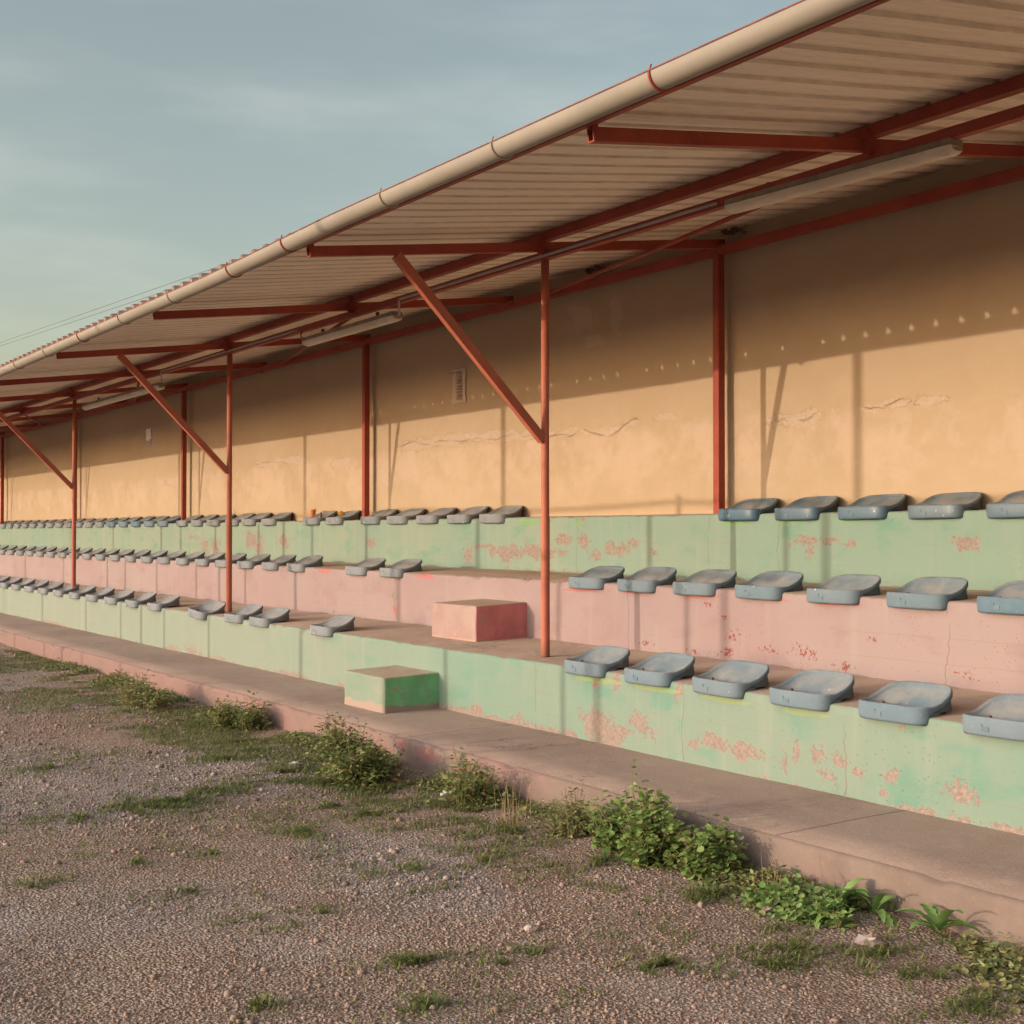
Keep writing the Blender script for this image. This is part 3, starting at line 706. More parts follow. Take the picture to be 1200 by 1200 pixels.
# gutter
gy, gz, gr = YT - .112, w(1.590), .062
def fall(x): return -.030 * (1 - max(0.0, min(1.0, (x + 9.0) / 2.0)))      # the gutter drops a little to the left
bm = MB(); xs = np.arange(XL, XR + .01, .25); arc = [math.pi + math.pi * t / 12 for t in range(13)]
for r_, flip in ((gr, False), (gr - .003, True)):
    vs = []
    for x in xs:
        sag = .004 * noise.noise(Vector((x * .4, 0, 6))) + fall(x)
        for a in arc: vs.append((x, gy + r_ * math.cos(a), gz + sag + r_ * 1.02 * math.sin(a)))
    fs = []
    for i in range(len(xs) - 1):
        for j in range(12):
            q = (i * 13 + j, (i + 1) * 13 + j, (i + 1) * 13 + j + 1, i * 13 + j + 1)
            fs.append(q[::-1] if flip else q)
    bm.add(vs, fs)
bm.tube([(x, gy - gr - .002, gz + .004 + fall(x) + .004 * noise.noise(Vector((x * .4, 0, 6)))) for x in xs], .0036, 6, m=1)
gut = part(bm.build('gutter', [M['gutter'], M['bead']], smooth=True))
sx = [on_y(u, v, YT)[0] for u, v in ((800, 75), (612, 155), (478, 213), (293, 307), (222, 335), (162, 365))]
sx = sx + [sx[-1] - 1.2 * i for i in range(1, 17)] + [sx[0] + 1.15 * i for i in range(1, 6)]
rust_x = on_y(359, 276, YT)[0]
for i, x in enumerate(sx + [rust_x]):
    s_ = MB(); rr = gr + .004
    s_.tube([(x, gy + rr * math.cos(a), gz + fall(x) + rr * math.sin(a)) for a in arc] + [(x, gy + rr, gz + fall(x) + .03)], .0065, 6)
    s_.tube([(x + .004, gy - rr, gz + fall(x)), (x, gy - rr * .8, gz + fall(x) + .03)], .004, 5)
    q = s_.build('gutter_strap', M['steel'] if (x == rust_x or i % 3 == 0) else M['strap'], smooth=True)
    q.parent = gut
# eave purlin, mid purlin, back purlin, main beam, back beam
def xbar(name, y, zc, wd, ht, mat='steel', x0=XL, x1=XR):
    b_ = MB(); n = 46; pts = np.linspace(x0, x1, n); vs = []; 
    for x in pts:
        d = (.001 if name == 'eave_purlin' else .004) * noise.noise(Vector((x * .5, y, 1)))
        for a, c in ((-1, -1), (1, -1), (1, 1), (-1, 1)): vs.append((x, y + a * wd / 2, zc + d + c * ht / 2))
    fs = [(i * 4 + j, i * 4 + (j + 1) % 4, (i + 1) * 4 + (j + 1) % 4, (i + 1) * 4 + j) for i in range(n - 1) for j in range(4)] + [(3, 2, 1, 0), tuple(4 * (n - 1) + j for j in range(4))]
    b_.add(vs, fs)
    if name == 'eave_purlin':      # plugs added in some ribs to break up the row of sun dots
        rq = random.Random(21)
        for i in range(nr):
            if rq.random() < .14: b_.box((RX0 + i * P + .025 + rq.uniform(-.004, .004), y, sheet_z(y) + rq.uniform(.006, .017)), (.040, .03, .034))
    return part(b_.build(name, M[mat]))
xbar('eave_purlin', YT - .022, sheet_z(YT - .022) - .0325, .030, .062)
xbar('purlin', YF - .02, rafter_z(YF - .02) + RAF_H + .033, .06, .062)
MBZ = rafter_z(YF) - .002
xbar('main_beam', YF + .0, MBZ - .030, .05, .056)
xbar('back_beam', YB, w(1.8536) + .034, .06, .068)
BEAM_BOT = MBZ - .058
rafx = []
for i, X in enumerate(FRAMES):
    rafx.append(X)
    if i + 1 < len(FRAMES): rafx.append((X + FRAMES[i + 1]) / 2)
for X in rafx:
    b_ = MB(); ya, yb = YT - .01, YB + .05
    b_.bar((X, ya, rafter_z(ya) + RAF_H / 2), (X, yb, rafter_z(yb) + RAF_H / 2), .045, RAF_H, open_start=True)
    b_.box((X, YT + .005, rafter_z(YT) + RAF_H + .016), (.036, .03, .05))
    b_.box((X + .035, YF - .055, rafter_z(YF) + RAF_H * .5), (.025, .05, RAF_H + .07))
    part(b_.build('rafter', M['steel']))
def tread1(y): return Z1T + (Z2 - Z1T) * (y - Y1) / (Y2 - Y1)
for i, X in enumerate(FRAMES):
    b_ = MB(); z0 = tread1(YF) - .01; zs = z0 + .98
    zz = [z0, z0 + .03, zs - .02, zs, zs + .012, (zs + BEAM_BOT) / 2, BEAM_BOT + .004]
    b_.tube([(X + .006 * noise.noise(Vector((X, z * .8, 3))), YF, z) for z in zz], [.0315, .0315, .0312, .0312, .0285, .0285, .0285], 20)
    part(b_.build('round_post', M['steel_post'], smooth=True))
    b_ = MB(); b_.box((X, YB, (Z3T - .01 + w(1.8536)) / 2), (.066, .066, w(1.8536) - Z3T + .01))
    part(b_.build('square_post', M['steel'], bevel=.004))
    b_ = MB(); zb = w(.559); yb_ = YF - .022; yt_ = 3.60 * G
    b_.bar((X, yb_, zb), (X, yt_, rafter_z(yt_) - .0), .046, .062)
    part(b_.build('brace', M['steel_post']))
for i in range(len(FRAMES) - 1):     # round wind ties in every other half bay, under the rafters
    X = FRAMES[i + 1]
    b_ = MB(); b_.tube([(X - 1.95 * G, YB - .03, rafter_z(YB) - .02), (X + 2.40 * G, YF + .05, rafter_z(YF) - .035)], .017, 8)
    part(b_.build('tie_rod', M['steel'], smooth=True))

# rough dark clumps along the back beam
def clump(x, y, z, r, label):
    bm = MB(); rr = random.Random(int(abs(x * 100)))
    for _ in range(26):
        c = Vector((x + rr.gauss(0, r), y + rr.gauss(0, r * .35), z + rr.gauss(0, r * .22))); s_ = r * rr.uniform(.18, .42)
        iv, jf = ico(); bm.add([c + Vector(p) * s_ * rr.uniform(.6, 1.3) for p in iv], [tuple(f) for f in jf])
    for _ in range(16):
        c = Vector((x + rr.gauss(0, r), y - r * .2, z + rr.gauss(0, r * .2))); d = Vector((rr.gauss(0, 1), rr.gauss(0, .4), rr.gauss(-.2, .5))).normalized()
        bm.tube([c, c + d * r * rr.uniform(.6, 1.6)], .0022, 4)
    o = bm.build('dark_clump', M['clump_dark']); tag(o, label, 'mud clump', 'dark clumps under the roof')
for u, v, r, lab in ((854, 271, .045, 'dark clump above the nearest square post'), (697, 316, .06, 'dark clump on the back beam beside the long tie rod'),
                     (598, 343, .06, 'dark clump on the back beam left of the nearest round post'), (306, 428, .07, 'dark clump on the back beam just right of the second round post')):
    x, y, z = on_y(u, v, YB); clump(x, YB + .02, rafter_z(YB) - .01 if u < 600 else z, r, lab)

# ------------------------------------------------------------------ strip lamps, conduits
def lamp(label, x0, x1, z0, z1, y, tilt=0):
    L = abs(x1 - x0); root = empty('strip_lamp', ((x0 + x1) / 2, y, (z0 + z1) / 2))
    tag(root, label, 'strip lamp', 'strip lamps under the canopy')
    root.rotation_euler = (0, -math.atan2(z1 - z0, x1 - x0), 0)
    b_ = MB(); n = 14; sec = [(.055 * math.cos(a), -.045 * math.sin(a) ** .8 if math.sin(a) > 0 else 0) for a in [math.pi * i / n for i in range(n + 1)]]
    vs = []; xs_ = [-L / 2, -L / 2 + .01, -L / 2 + .03, L / 2 - .03, L / 2 - .01, L / 2]; kk = [.55, .85, 1, 1, .85, .55]
    for x, k_ in zip(xs_, kk): vs += [(x, a * (0.5 + .5 * k_), b2 * k_) for a, b2 in sec]
    m_ = n + 1; fs = [(i * m_ + j, i * m_ + j + 1, (i + 1) * m_ + j + 1, (i + 1) * m_ + j) for i in range(5) for j in range(n)] + [tuple(range(m_)), tuple(5 * m_ + j for j in range(m_))[::-1]]
    b_.add(vs, fs); b_.build('diffuser', M['lamp'], root, smooth=True)
    b_ = MB(); b_.box((0, 0, .019), (L - .01, .10, .036)); b_.build('tray', M['lamp_dark'], root, bevel=.006)
    for sx_ in (-1, 1): b_ = MB(); b_.box((sx_ * L * .3, 0, .05), (.03, .02, .06)); b_.build('bracket', M['steel'], root)
    return root
yl = YF + .01
A = on_y(852, 240, YF); B = on_y(1105, 154, YF)
lamp('long yellowed strip lamp near the roof beam, largest and right of the nearest round post', A[0], A[0] + 1.6, A[2] - .012, A[2] - .04, YF + .02)
A = on_y(359, 402, YF); B = on_y(466, 371, YF)
lamp('yellowed strip lamp hanging loose between the two round posts', A[0], B[0], A[2] + .008, B[2] + .008, YF + .0)
A = on_y(100, 478, YF); B = on_y(189, 453, YF)
lamp('dusty strip lamp behind the far brace, left of the second round post', A[0], B[0], A[2] + .01, B[2] + .01, YF + .0)
def conduit(label, p, q, drop0, drop1):
    bm = MB(); yy = YF - .031; zc = BEAM_BOT + .026
    pts = []
    if drop0: pts += [(p - .04, yy + .02, zc - drop0), (p - .01, yy, zc - .02)]
    m_ = 10; pts += [(p + (q - p) * i / m_, yy, zc + .004 * noise.noise(Vector((p + i, 1, 1)))) for i in range(m_ + 1)]
    if drop1: pts += [(q + .06, yy + .02, zc - drop1)]
    bm.tube(pts, .0105, 8); o = bm.build('conduit', M['conduit'], smooth=True)
    tag(o, label, 'conduit', 'grey conduits on the main beam')
conduit('grey conduit pipe on the beam between the large lamp and the loose lamp', on_y(472, 347, YF)[0], on_y(845, 236, YF)[0], .13, .0)
conduit('grey conduit pipe on the beam from the loose lamp to the far lamp', on_y(192, 437, YF)[0], on_y(352, 388, YF)[0], .12, .0)
bm = MB(); a = on_y(354, 388, YF - .03); b_ = on_y(363, 399, YF)
bm.tube([a, (a[0] + .01, a[1] - .02, a[2] - .05), (b_[0] - .02, b_[1] - .02, b_[2] - .01), b_], .006, 6)
o = bm.build('cable', M['cable'], smooth=True); tag(o, 'short black cable looping down to the left end of the loose lamp', 'cable')

# ------------------------------------------------------------------ seats
def smooth01(x): x = min(1, max(0, x)); return x * x * (3 - 2 * x)
SW, SLIP, SD = .213, .062, .265      # half width, overhang, rear edge behind the riser
def rim_z(y):
    return .030 + .084 * smooth01((y - .02) / (SD - .01)) ** 1.05
def seat_meshes():
    n = 56; yc = (SD - SLIP) / 2; hy = (SD + SLIP) / 2
    def plan(k):
        t = 2 * math.pi * k / n; c, s_ = math.cos(t), math.sin(t)
        e = 2 / (4.6 if s_ < 0 else 2.9)
        wd = SW * (1.0 if s_ < 0 else 1 - .04 * s_)
        return wd * math.copysign(abs(c) ** e, c), math.copysign(abs(s_) ** e, s_) * hy
    ol = [plan(k) for k in range(n)]
    rings = []
    def ring(f, zf):
        rings.append([(x * f, yc + y * f, zf(x, yc + y * f, yc + y)) for x, y in ol])
    def bowl(f):
        def g_(x, y, yo):
            zr = rim_z(yo) * (f ** 1.7) + rim_z(y) * (1 - f ** 1.7)
            d = (1 - f ** 4.2) * (.012 + .040 * smooth01((y + .02) / .14))
            return zr - d
        return g_
    for f in (.12, .3, .5, .66, .78, .86, .92): ring(f, bowl(f))
    ring(.955, lambda x, y, yo: rim_z(yo) + .0015)
    ring(.985, lambda x, y, yo: rim_z(yo) - .002)
    ring(1.0, lambda x, y, yo: rim_z(yo) - .010)
    fr = lambda yo: 1 - smooth01((yo + .005) / .05)       # 1 on the front lip, 0 behind
    def side(fb, ff, zb_, zf_):
        def f_(k): return 0
        r_ = []
        for x, y in ol:
            yo = yc + y; a = fr(yo); f = fb * (1 - a) + ff * a
            r_.append((x * f, yc + y * f, (rim_z(yo) + zb_) * (1 - a) + (rim_z(yo) + zf_) * a))
        rings.append(r_)
    side(1.0, 1.0, -.026, -.03); side(.945, 1.0, -.030, -.045)
    r_ = []; r2 = []
    for x, y in ol:
        yo = yc + y; a = 1 - smooth01((yo + .002) / .018)
        f = (.985) * (1 - a) + .992 * a
        zz = .002 * (1 - a) + (-.050) * a
        r_.append((x * f, yc + y * f, zz + .006 * a)); f2 = .96 * (1 - a) + .965 * a
        r2.append((x * f2, yc + y * f2, .001 * (1 - a) - .056 * a))
    rings.append(r_); rings.append(r2)
    V = [p for r_ in rings for p in r_]; Fc = []
    for i in range(len(rings) - 1):
        for k_ in range(n): Fc.append((i * n + k_, i * n + (k_ + 1) % n, (i + 1) * n + (k_ + 1) % n, (i + 1) * n + k_))
    Fc.append(tuple(range(n))[::-1])
    Fc.append(tuple((len(rings) - 1) * n + k_ for k_ in range(n)))
    Fc = [f[::-1] for f in Fc]
    sm = bpy.data.meshes.new('shell'); sm.from_pydata(V, [], Fc)
    sm.polygons.foreach_set('use_smooth', [True] * (len(Fc) - 2) + [True, False]); sm.update()
    zb = bowl(.3)(0, .06, .26)
    b1 = MB(); b1.tube([(-.09, .030, .006), (-.09, .030, .0275)], .0105, 10); b1.tube([(-.09, .030, .0275), (-.09, .030, .031)], .006, 8)
    b2 = MB(); b2.box((-.045, -SLIP - .0005, -.022), (.040, .004, .022)); b2.box((-.062, -SLIP - .001, -.012), (.003, .005, .024))
    out = [sm]
    for q, nm in ((b1, 'bolt'), (b2, 'moulded_tab')):
        me = bpy.data.meshes.new(nm); me.from_pydata(q.v, [], q.f); me.update(); out.append(me)
    return out
base_meshes = seat_meshes()
protos = {}
for kind in ('seat_blue', 'seat_mid', 'seat_pale'):
    root = empty('stadium_seat'); sh = []
    for i, (me, nm) in enumerate(zip(base_meshes, ('shell', 'bolt', 'moulded_tab'))):
        m2 = me.copy()
        m2.materials.clear(); m2.materials.append(M['bolt'] if nm == 'bolt' else M[kind])
        o = link(bpy.data.objects.new(nm, m2), root)
    protos[kind] = root
used = set()
ORD = ['first', 'second', 'third', 'fourth', 'fifth', 'sixth', 'seventh', 'eighth', 'ninth', 'tenth', 'eleventh', 'twelfth', 'thirteenth', 'fourteenth', 'fifteenth', 'sixteenth', 'seventeenth', 'eighteenth', 'nineteenth', 'twentieth']
def seat(kind, x, y, z, label, group, rz=0.0, rx=0.0, ry=0.0):
    if kind not in used: r = protos[kind]; used.add(kind)
    else: r = copy_tree(protos[kind])
    r.location = (x, y, z); r.rotation_euler = (rx, ry, rz)
    tag(r, label, 'seat', group); return r
def row(tier_name, Y, Zt, v, runs, far_pitch, far_n):
    grp = 'plastic seats on the %s tier' % tier_name
    last = None; lift = .016 if tier_name == 'bottom' else .004
    for us, kind, text in runs:
        for i, u in enumerate(us):
            x = on_y(u, v, Y - SLIP)[0] + SW * .90
            colour = {'seat_blue': 'deep blue', 'seat_mid': 'blue-grey', 'seat_pale': 'faded grey'}[kind]
            seat(kind, x, Y, Zt + .003 + lift, '%s %s-tier seat, %s' % (colour, tier_name, text % ORD[i]), grp, random.uniform(-.03, .03), random.uniform(-.012, .012), random.uniform(-.012, .012))
            last = x
    for i in range(far_n):
        x = last - far_pitch * (i + 1)
        if x < XL + .5: break
        seat('seat_pale', x, Y, Zt + .003 + lift, 'small distant %s-tier seat, %s past the far square post' % (tier_name, ORD[i]), grp, random.uniform(-.03, .03))
row('top', Y3, Z3T, 611, [
    ([838, 903.5, 977.5, 1060, 1152, 1256], 'seat_blue', '%s to the right of the nearest square post'),
    ([558.7, 520.5, 484.8, 450.7, 420], 'seat_pale', '%s left of the wide gap at the nearest round post'),
    ([379, 352.8], 'seat_pale', '%s left of the second square post, near the litter'),
    ([304, 281, 262, 240.5, 221.5, 204.5], 'seat_pale', '%s left of the bare spot near the orange cup'),
    ([182.5, 167, 151.5, 137, 123], 'seat_mid', '%s left of the far square post')], .655, 15)
row('middle', Y2, Z2T, 680, [
    ([663, 719.7, 784.8, 856.8, 940.3, 1034, 1140, 1265], 'seat_mid', '%s to the right of the nearest round post'),
    ([442, 402], 'seat_pale', '%s left of the pink block'),
    ([333.5, 304, 275.6], 'seat_pale', '%s left of the red paint mark'),
    ([249.5, 226, 203.5, 182.5, 162.5, 144, 126], 'seat_pale', '%s left from behind the second round post')], .72, 16)
row('bottom', Y1, Z1T, 775, [
    ([657, 727, 806, 897, 1001, 1122], 'seat_mid', '%s to the right of the nearest round post'),
    ([360], 'seat_pale', '%s left of the green block, standing alone'),
    ([289.4, 260.5], 'seat_pale', '%s at the foot of the second round post'),
    ([169.8, 144, 120], 'seat_pale', '%s left of the broken seat')], .83, 16)
x = on_y(220, 716, Y1 - SLIP)[0] + SW
seat('seat_pale', x, Y1 - .02, Z1T + .012, 'broken faded seat tipped forward on the bottom tier left of the second round post', 'plastic seats on the bottom tier', .06, -.02, .10)

# ------------------------------------------------------------------ paper on the wall, litter on the seats
x0, _, z1 = on_y(532, 434, YW); x1, _, z0 = on_y(547, 471, YW)
ro = empty('wall_notice', ((x0 + x1) / 2, YW - .012, (z0 + z1) / 2)); tag(ro, 'faded peeling notice with smudged upright lettering on the shaded ochre wall', 'notice')
wN, hN = x1 - x0, z1 - z0
b_ = MB(); n = 6; vs = []
for j in range(9):
    for i in range(n + 1):
        x = -wN / 2 + wN * i / n; z = -hN / 2 + hN * j / 8
        vs.append((x + (.012 * math.sin(j * 2.1) if i in (0, n) else 0), -.004 - .012 * max(0, noise.noise(Vector((i, j, 2)))), z))
b_.add(vs, [(j * (n + 1) + i, j * (n + 1) + i + 1, (j + 1) * (n + 1) + i + 1, (j + 1) * (n + 1) + i) for j in range(8) for i in range(n)])
q = b_.build('sheet', M['notice'], ro); q.modifiers.new('s', 'SOLIDIFY').thickness = .002
b_ = MB(); rr = random.Random(5); zz = hN * .40
for k_ in range(9):       # illegible upright glyph strokes
    h = hN * .075; xx0, xx1 = -wN * .18, wN * .30
    pts = [(xx0, zz), (xx1, zz - h * rr.uniform(.1, .5)), (xx0 + .02, zz - h * rr.uniform(.5, .8)), (xx1, zz - h * .9)]
    for a, c in zip(pts[:-1], pts[1:]): b_.bar((a[0], -.022, a[1]), (c[0], -.022, c[1]), .004, .008, up=(0, 1, 0))
    zz -= h * 1.25
b_.bar((-wN * .62, -.02, hN * .40), (wN * .2, -.02, hN * .42), .004, .008, up=(0, 1, 0))
b_.build('lettering', M['ink'], ro)
ax, _, az = on_y(172, 503, YW); bx_, _, bz = on_y(178, 525, YW)
ro = empty('torn_poster', ((ax + bx_) / 2, YW - .01, (az + bz) / 2)); tag(ro, 'small white torn poster with grey lower half on the wall at the far end', 'poster')
wP, hP = bx_ - ax, az - bz
b_ = MB(); b_.add([(-wP / 2, 0, -hP * .06), (-wP * .1, 0, -hP * .12), (wP * .2, 0, -hP * .03), (wP / 2, 0, -hP * .05), (wP / 2, -.01, hP / 2), (-wP / 2, -.006, hP * .47)], [(0, 1, 2, 3, 4, 5)])
q = b_.build('paper', M['poster'], ro); q.modifiers.new('s', 'SOLIDIFY').thickness = .003
b_ = MB(); b_.add([(-wP * .45, .002, -hP * .06), (-wP * .38, 0, -hP * .38), (0, 0, -hP * .46), (wP * .40, 0, -hP * .40), (wP * .48, .002, -hP * .02)], [(0, 1, 2, 3, 4)])
q = b_.build('torn_backing', M['poster_grey'], ro); q.modifiers.new('s', 'SOLIDIFY').thickness = .002

def crumple(name, mat, x, y, z, r, label, cat, seed, flat=.6, parent=None, group=None):
    rr = random.Random(seed); iv, jf = ico(); bm = MB()
    for k_ in range(3):
        o_ = Vector((rr.gauss(0, r * .4), rr.gauss(0, r * .4), 0))
        bm.add([o_ + Vector((p[0] * r * rr.uniform(.4, 1.2), p[1] * r * rr.uniform(.4, 1.2), (p[2] + .8) * r * flat * rr.uniform(.4, 1.0))) for p in iv], [tuple(f) for f in jf])
    o = bm.build(name, mat); o.location = (x, y, z); tag(o, label, cat, group); return o
sz = Z3T
x = on_y(365, 600, Y3 + .1)[0]
bm = MB(); bm.tube([(0, 0, 0), (0, 0, .005), (0, 0, .075), (.002, 0, .10), (.002, 0, .104)], [.022, .030, .034, .038, .040], 14); bm.tube([(.03, 0, .095), (.055, .0, .11)], [.012, .006], 6)
o = bm.build('plastic_cup', M['orange'], smooth=False); o.location = (x, Y3 + .12, on_y(365, 607, Y3 + .12)[2]); tag(o, 'crumpled orange plastic cup on the top tier beside the seat', 'cup')
bm = MB(); bm.tube([(0, 0, 0), (0, 0, .004), (0, 0, .045), (0, 0, .058), (0, 0, .072)], [.014, .017, .017, .008, .008], 12)
x = on_y(376, 602, Y3 + .15)[0]
o = bm.build('small_bottle', M['bottle'], smooth=False); o.location = (x, Y3 + .15, on_y(376, 607, Y3 + .15)[2]); tag(o, 'tiny dark bottle standing between the orange cup and yellow wrapper', 'bottle')
x, _, z = on_y(401, 601, Y3 + .2)
crumple('food_wrapper', M['yellow'], x, Y3 + .2, z - .03, .05, 'crumpled yellow and orange wrapper on a faded grey seat of the top tier', 'wrapper', 4, .8)

# ------------------------------------------------------------------ litter on the ground
for u, v, r, lab, s_ in ((540, 931 - 9, 0, '', 0),):
    pass
def scrap(name, mat, u, v, r, label, cat, seed, flat=.35, zz=None):
    if zz is None: x, y, z = on_ground(u, v)
    else: x, y, z = on_z(u, v, zz)
    return crumple(name, mat, x, y, z - .004, r, label, cat, seed, flat)
scrap('paper_scrap', M['paper'], 345, 896, .035, 'white crumpled paper at the left foot of the big dark weed clump', 'paper scrap', 1, .5)
scrap('paper_scrap', M['paper'], 336, 902, .024, 'dull paper bit lying just left of the white crumpled paper', 'paper scrap', 2)
scrap('paper_scrap', M['paper'], 519, 933, .028, 'white paper ball in front of the low weeds below the green block', 'paper scrap', 3, .9)
scrap('paper_scrap', M['paper'], 304, 906, .018, 'small pale scrap on bare gravel left of the paper bits', 'paper scrap', 11)
scrap('flat_can', M['paper'], 310, 875, .022, 'flattened white can lying near the kerb left of the dark weeds', 'can', 5, .25)
scrap('wrapper_strip', M['redplastic'], 483, 941, .035, 'torn red and white wrapper strip on the gravel', 'wrapper', 6, .12)
scrap('dead_leaf', M['deadleaf'], 515, 830, .035, 'curled dark brown leaf on the pavement beside the green block', 'leaf', 7, .5, Z1)
scrap('stone', M['stone'], 893, 1070, .045, 'large pale stone on the soil in front of the low weeds', 'stone', 8, .8)
scrap('stone', M['stone'], 1021, 1108, .06, 'flat brown stone at the lower right near grass', 'stone', 9, .4)
scrap('stone', M['stone'], 627, 1092, .03, 'single pale stone lying alone in the middle of the gravel', 'stone', 10, .7)

# ------------------------------------------------------------------ weeds
def leaf_shape(kind, s):
    if kind == 'round': pts = [(0, -.1), (.38, -.02), (.55, .35), (.42, .75), (.12, .92), (0, .84), (-.14, .93), (-.44, .74), (-.54, .33), (-.36, -.04)]
    elif kind == 'dock': pts = [(0, 0), (.14, .12), (.2, .45), (.15, .8), (.06, 1.15), (0, 1.35), (-.07, 1.12), (-.16, .78), (-.2, .42), (-.13, .1)]
    else: pts = [(0, 0), (.26, .18), (.22, .34), (.33, .45), (.2, .62), (.22, .75), (0, 1.1), (-.2, .76), (-.22, .6), (-.34, .44), (-.2, .33), (-.26, .16)]
    return [(a * s, b * s) for a, b in pts]
def add_leaf(V, Fc, p, d, nrm, kind, s, rr):
    d = d.normalized(); sd = d.cross(nrm).normalized(); nn = sd.cross(d)
    pts = leaf_shape(kind, s); b = len(V); fold = rr.uniform(.1, .5); curl = rr.uniform(-.1, .5)
    mid = p + d * s * .45 - nn * s * .05
    V.append(mid)
    for a, c in pts: V.append(p + sd * a + d * c + nn * (abs(a) * fold - curl * c * c / s))
    n = len(pts)
    for i in range(n): Fc.append((b, b + 1 + i, b + 1 + (i + 1) % n))
def weed(name, label, u0, u1, vb, vt, depth, stems, leaves, kind, ls, mat, seed, spread=.35, ragged=.4, bare=.12, cat='weed'):
    rr = random.Random(seed)
    x0, y0, z0 = on_ground(u0, vb); x1, y1, z1 = on_ground(u1, vb)
    cx, cy = (x0 + x1) / 2, min((y0 + y1) / 2, Y0 - depth * .55)
    hw = np.hypot(x1 - x0, y1 - y0) / 2
    cz = ground_at(cx, cy)
    t = sight((u0 + u1) / 2, vb); sc = cy / t[1] / F_PX          # metres per photo pixel here
    H = (vb - vt) * sc * 1.22
    root = empty(name, (cx, cy, cz)); tag(root, label, cat, 'weeds along the kerb')
    V, Fc, st = [], [], MB()
    subs = [(rr.uniform(-.85, .85), rr.uniform(-.6, .5), rr.uniform(.45, 1.0) if i_ else 1.0) for i_ in range(5 if ragged > .3 else 4)]
    for k_ in range(stems):
        sx_, sy_, sh_ = subs[k_ % len(subs)]
        a = rr.random() * 6.283; q = math.sqrt(rr.random()) * (1.25 if rr.random() < .12 else .8)
        bx2, by2 = hw * (.66 * sx_ + .38 * q * math.cos(a)), depth * (.3 * sy_ + .30 * q * math.sin(a))
        prof_ = max(.22, 1 - (q * .75) ** 2) * (1 - ragged * rr.random()) * sh_
        wild = rr.random() < .10
        h = H * prof_ * (1.35 if wild else 1)
        lean = Vector((bx2 / max(hw, .01) * hw * spread * 1.3 + rr.gauss(0, .14) * H, by2 / max(depth, .01) * depth * spread + rr.gauss(0, .10) * H, 0))
        bz = ground_at(cx + bx2, min(cy + by2, Y0 - .01)) - cz - .01
        pts = []
        for j in range(6):
            f = j / 5; p = Vector((bx2, by2, bz)) + lean * f ** 1.5 + Vector((0, 0, h * f * (1 - .12 * f)))
            p.y = min(p.y, Y0 - cy + (.35 if p.z + cz > kt + .02 else -.015)); pts.append(p)
        st.tube(pts, [.0035, .003, .0028, .0024, .0018, .001], 4)
        m_ = max(3, int(leaves * (.5 + h / H) * (.45 if wild else 1)))
        for j in range(m_):
            f = bare + (1 - bare) * (j + rr.random()) / m_
            i = min(4, int(f * 5)); p = pts[i].lerp(pts[i + 1], f * 5 - i)
            a2 = rr.random() * 6.283
            d = Vector((math.cos(a2), math.sin(a2), rr.uniform(-.25, .75)))
            off = d.normalized() * ls * rr.uniform(.1, 1.1)
            q2 = p + off
            lim = Y0 - cy - .02 if q2.z + cz < kt + .03 else 1.0
            if q2.y > lim: q2.y = lim - rr.random() * .02; d.y = -abs(d.y)
            nrm = Vector((rr.gauss(0, .45), rr.gauss(-.15, .45), 1)).normalized()
            if abs(d.normalized().dot(nrm)) > .95: nrm = Vector((0, -1, .2))
            add_leaf(V, Fc, q2, d, nrm, kind, ls * rr.uniform(.55, 1.2) * (1.1 - .35 * f), rr)
    np_mesh('foliage', [tuple(p) for p in V], Fc, mat, root)
    st.build('stem', M['stem'], root)
    return root
weed('weed_clump', 'low olive weed clump against the kerb at the far left', 100, 232, 826, 783, .34, 110, 15, 'nettle', .038, M['leaf_c'], 11, ragged=.5)
weed('weed_clump', 'small bushy weed left of the taller kerb weed', 240, 292, 852, 810, .30, 60, 15, 'nettle', .036, M['leaf_b'], 12, ragged=.5)
weed('weed_clump', 'tall ragged dark weed against the pink kerb', 282, 330, 853, 808, .30, 60, 17, 'nettle', .040, M['leaf_b'], 13, ragged=.45)
weed('weed_clump', 'broad dark green weed clump with paper scraps at its foot', 338, 484, 912, 838, .52, 230, 20, 'nettle', .042, M['leaf_b'], 14, ragged=.45)
weed('weed_clump', 'low spreading weed left of the dry grass stalks', 492, 600, 936, 876, .34, 90, 13, 'nettle', .04, M['leaf_b'], 15, ragged=.7)
weed('weed_clump', 'thin upright weed with small leaves left of the lush mallow', 640, 712, 978, 910, .30, 60, 12, 'nettle', .034, M['leaf_c'], 16, ragged=.55)
weed('mallow_bush', 'lush bright green mallow bush, the largest plant on the kerb', 694, 808, 1004, 920, .44, 135, 19, 'round', .036, M['leaf_a'], 17, ragged=.28)
weed('weed_clump', 'mid height mallow trailing right of the lush bush', 788, 910, 1026, 958, .36, 110, 14, 'round', .034, M['leaf_a'], 18, ragged=.65)
weed('weed_clump', 'low creeping weed between the trailing mallow and the dock leaves', 868, 972, 1066, 1022, .28, 60, 11, 'round', .034, M['leaf_d'], 19, ragged=.5)
weed('weed_clump', 'low weed tuft in front of the kerb joint near the lower right', 930, 1010, 1078, 1040, .22, 40, 10, 'nettle', .045, M['leaf_d'], 29, ragged=.5)
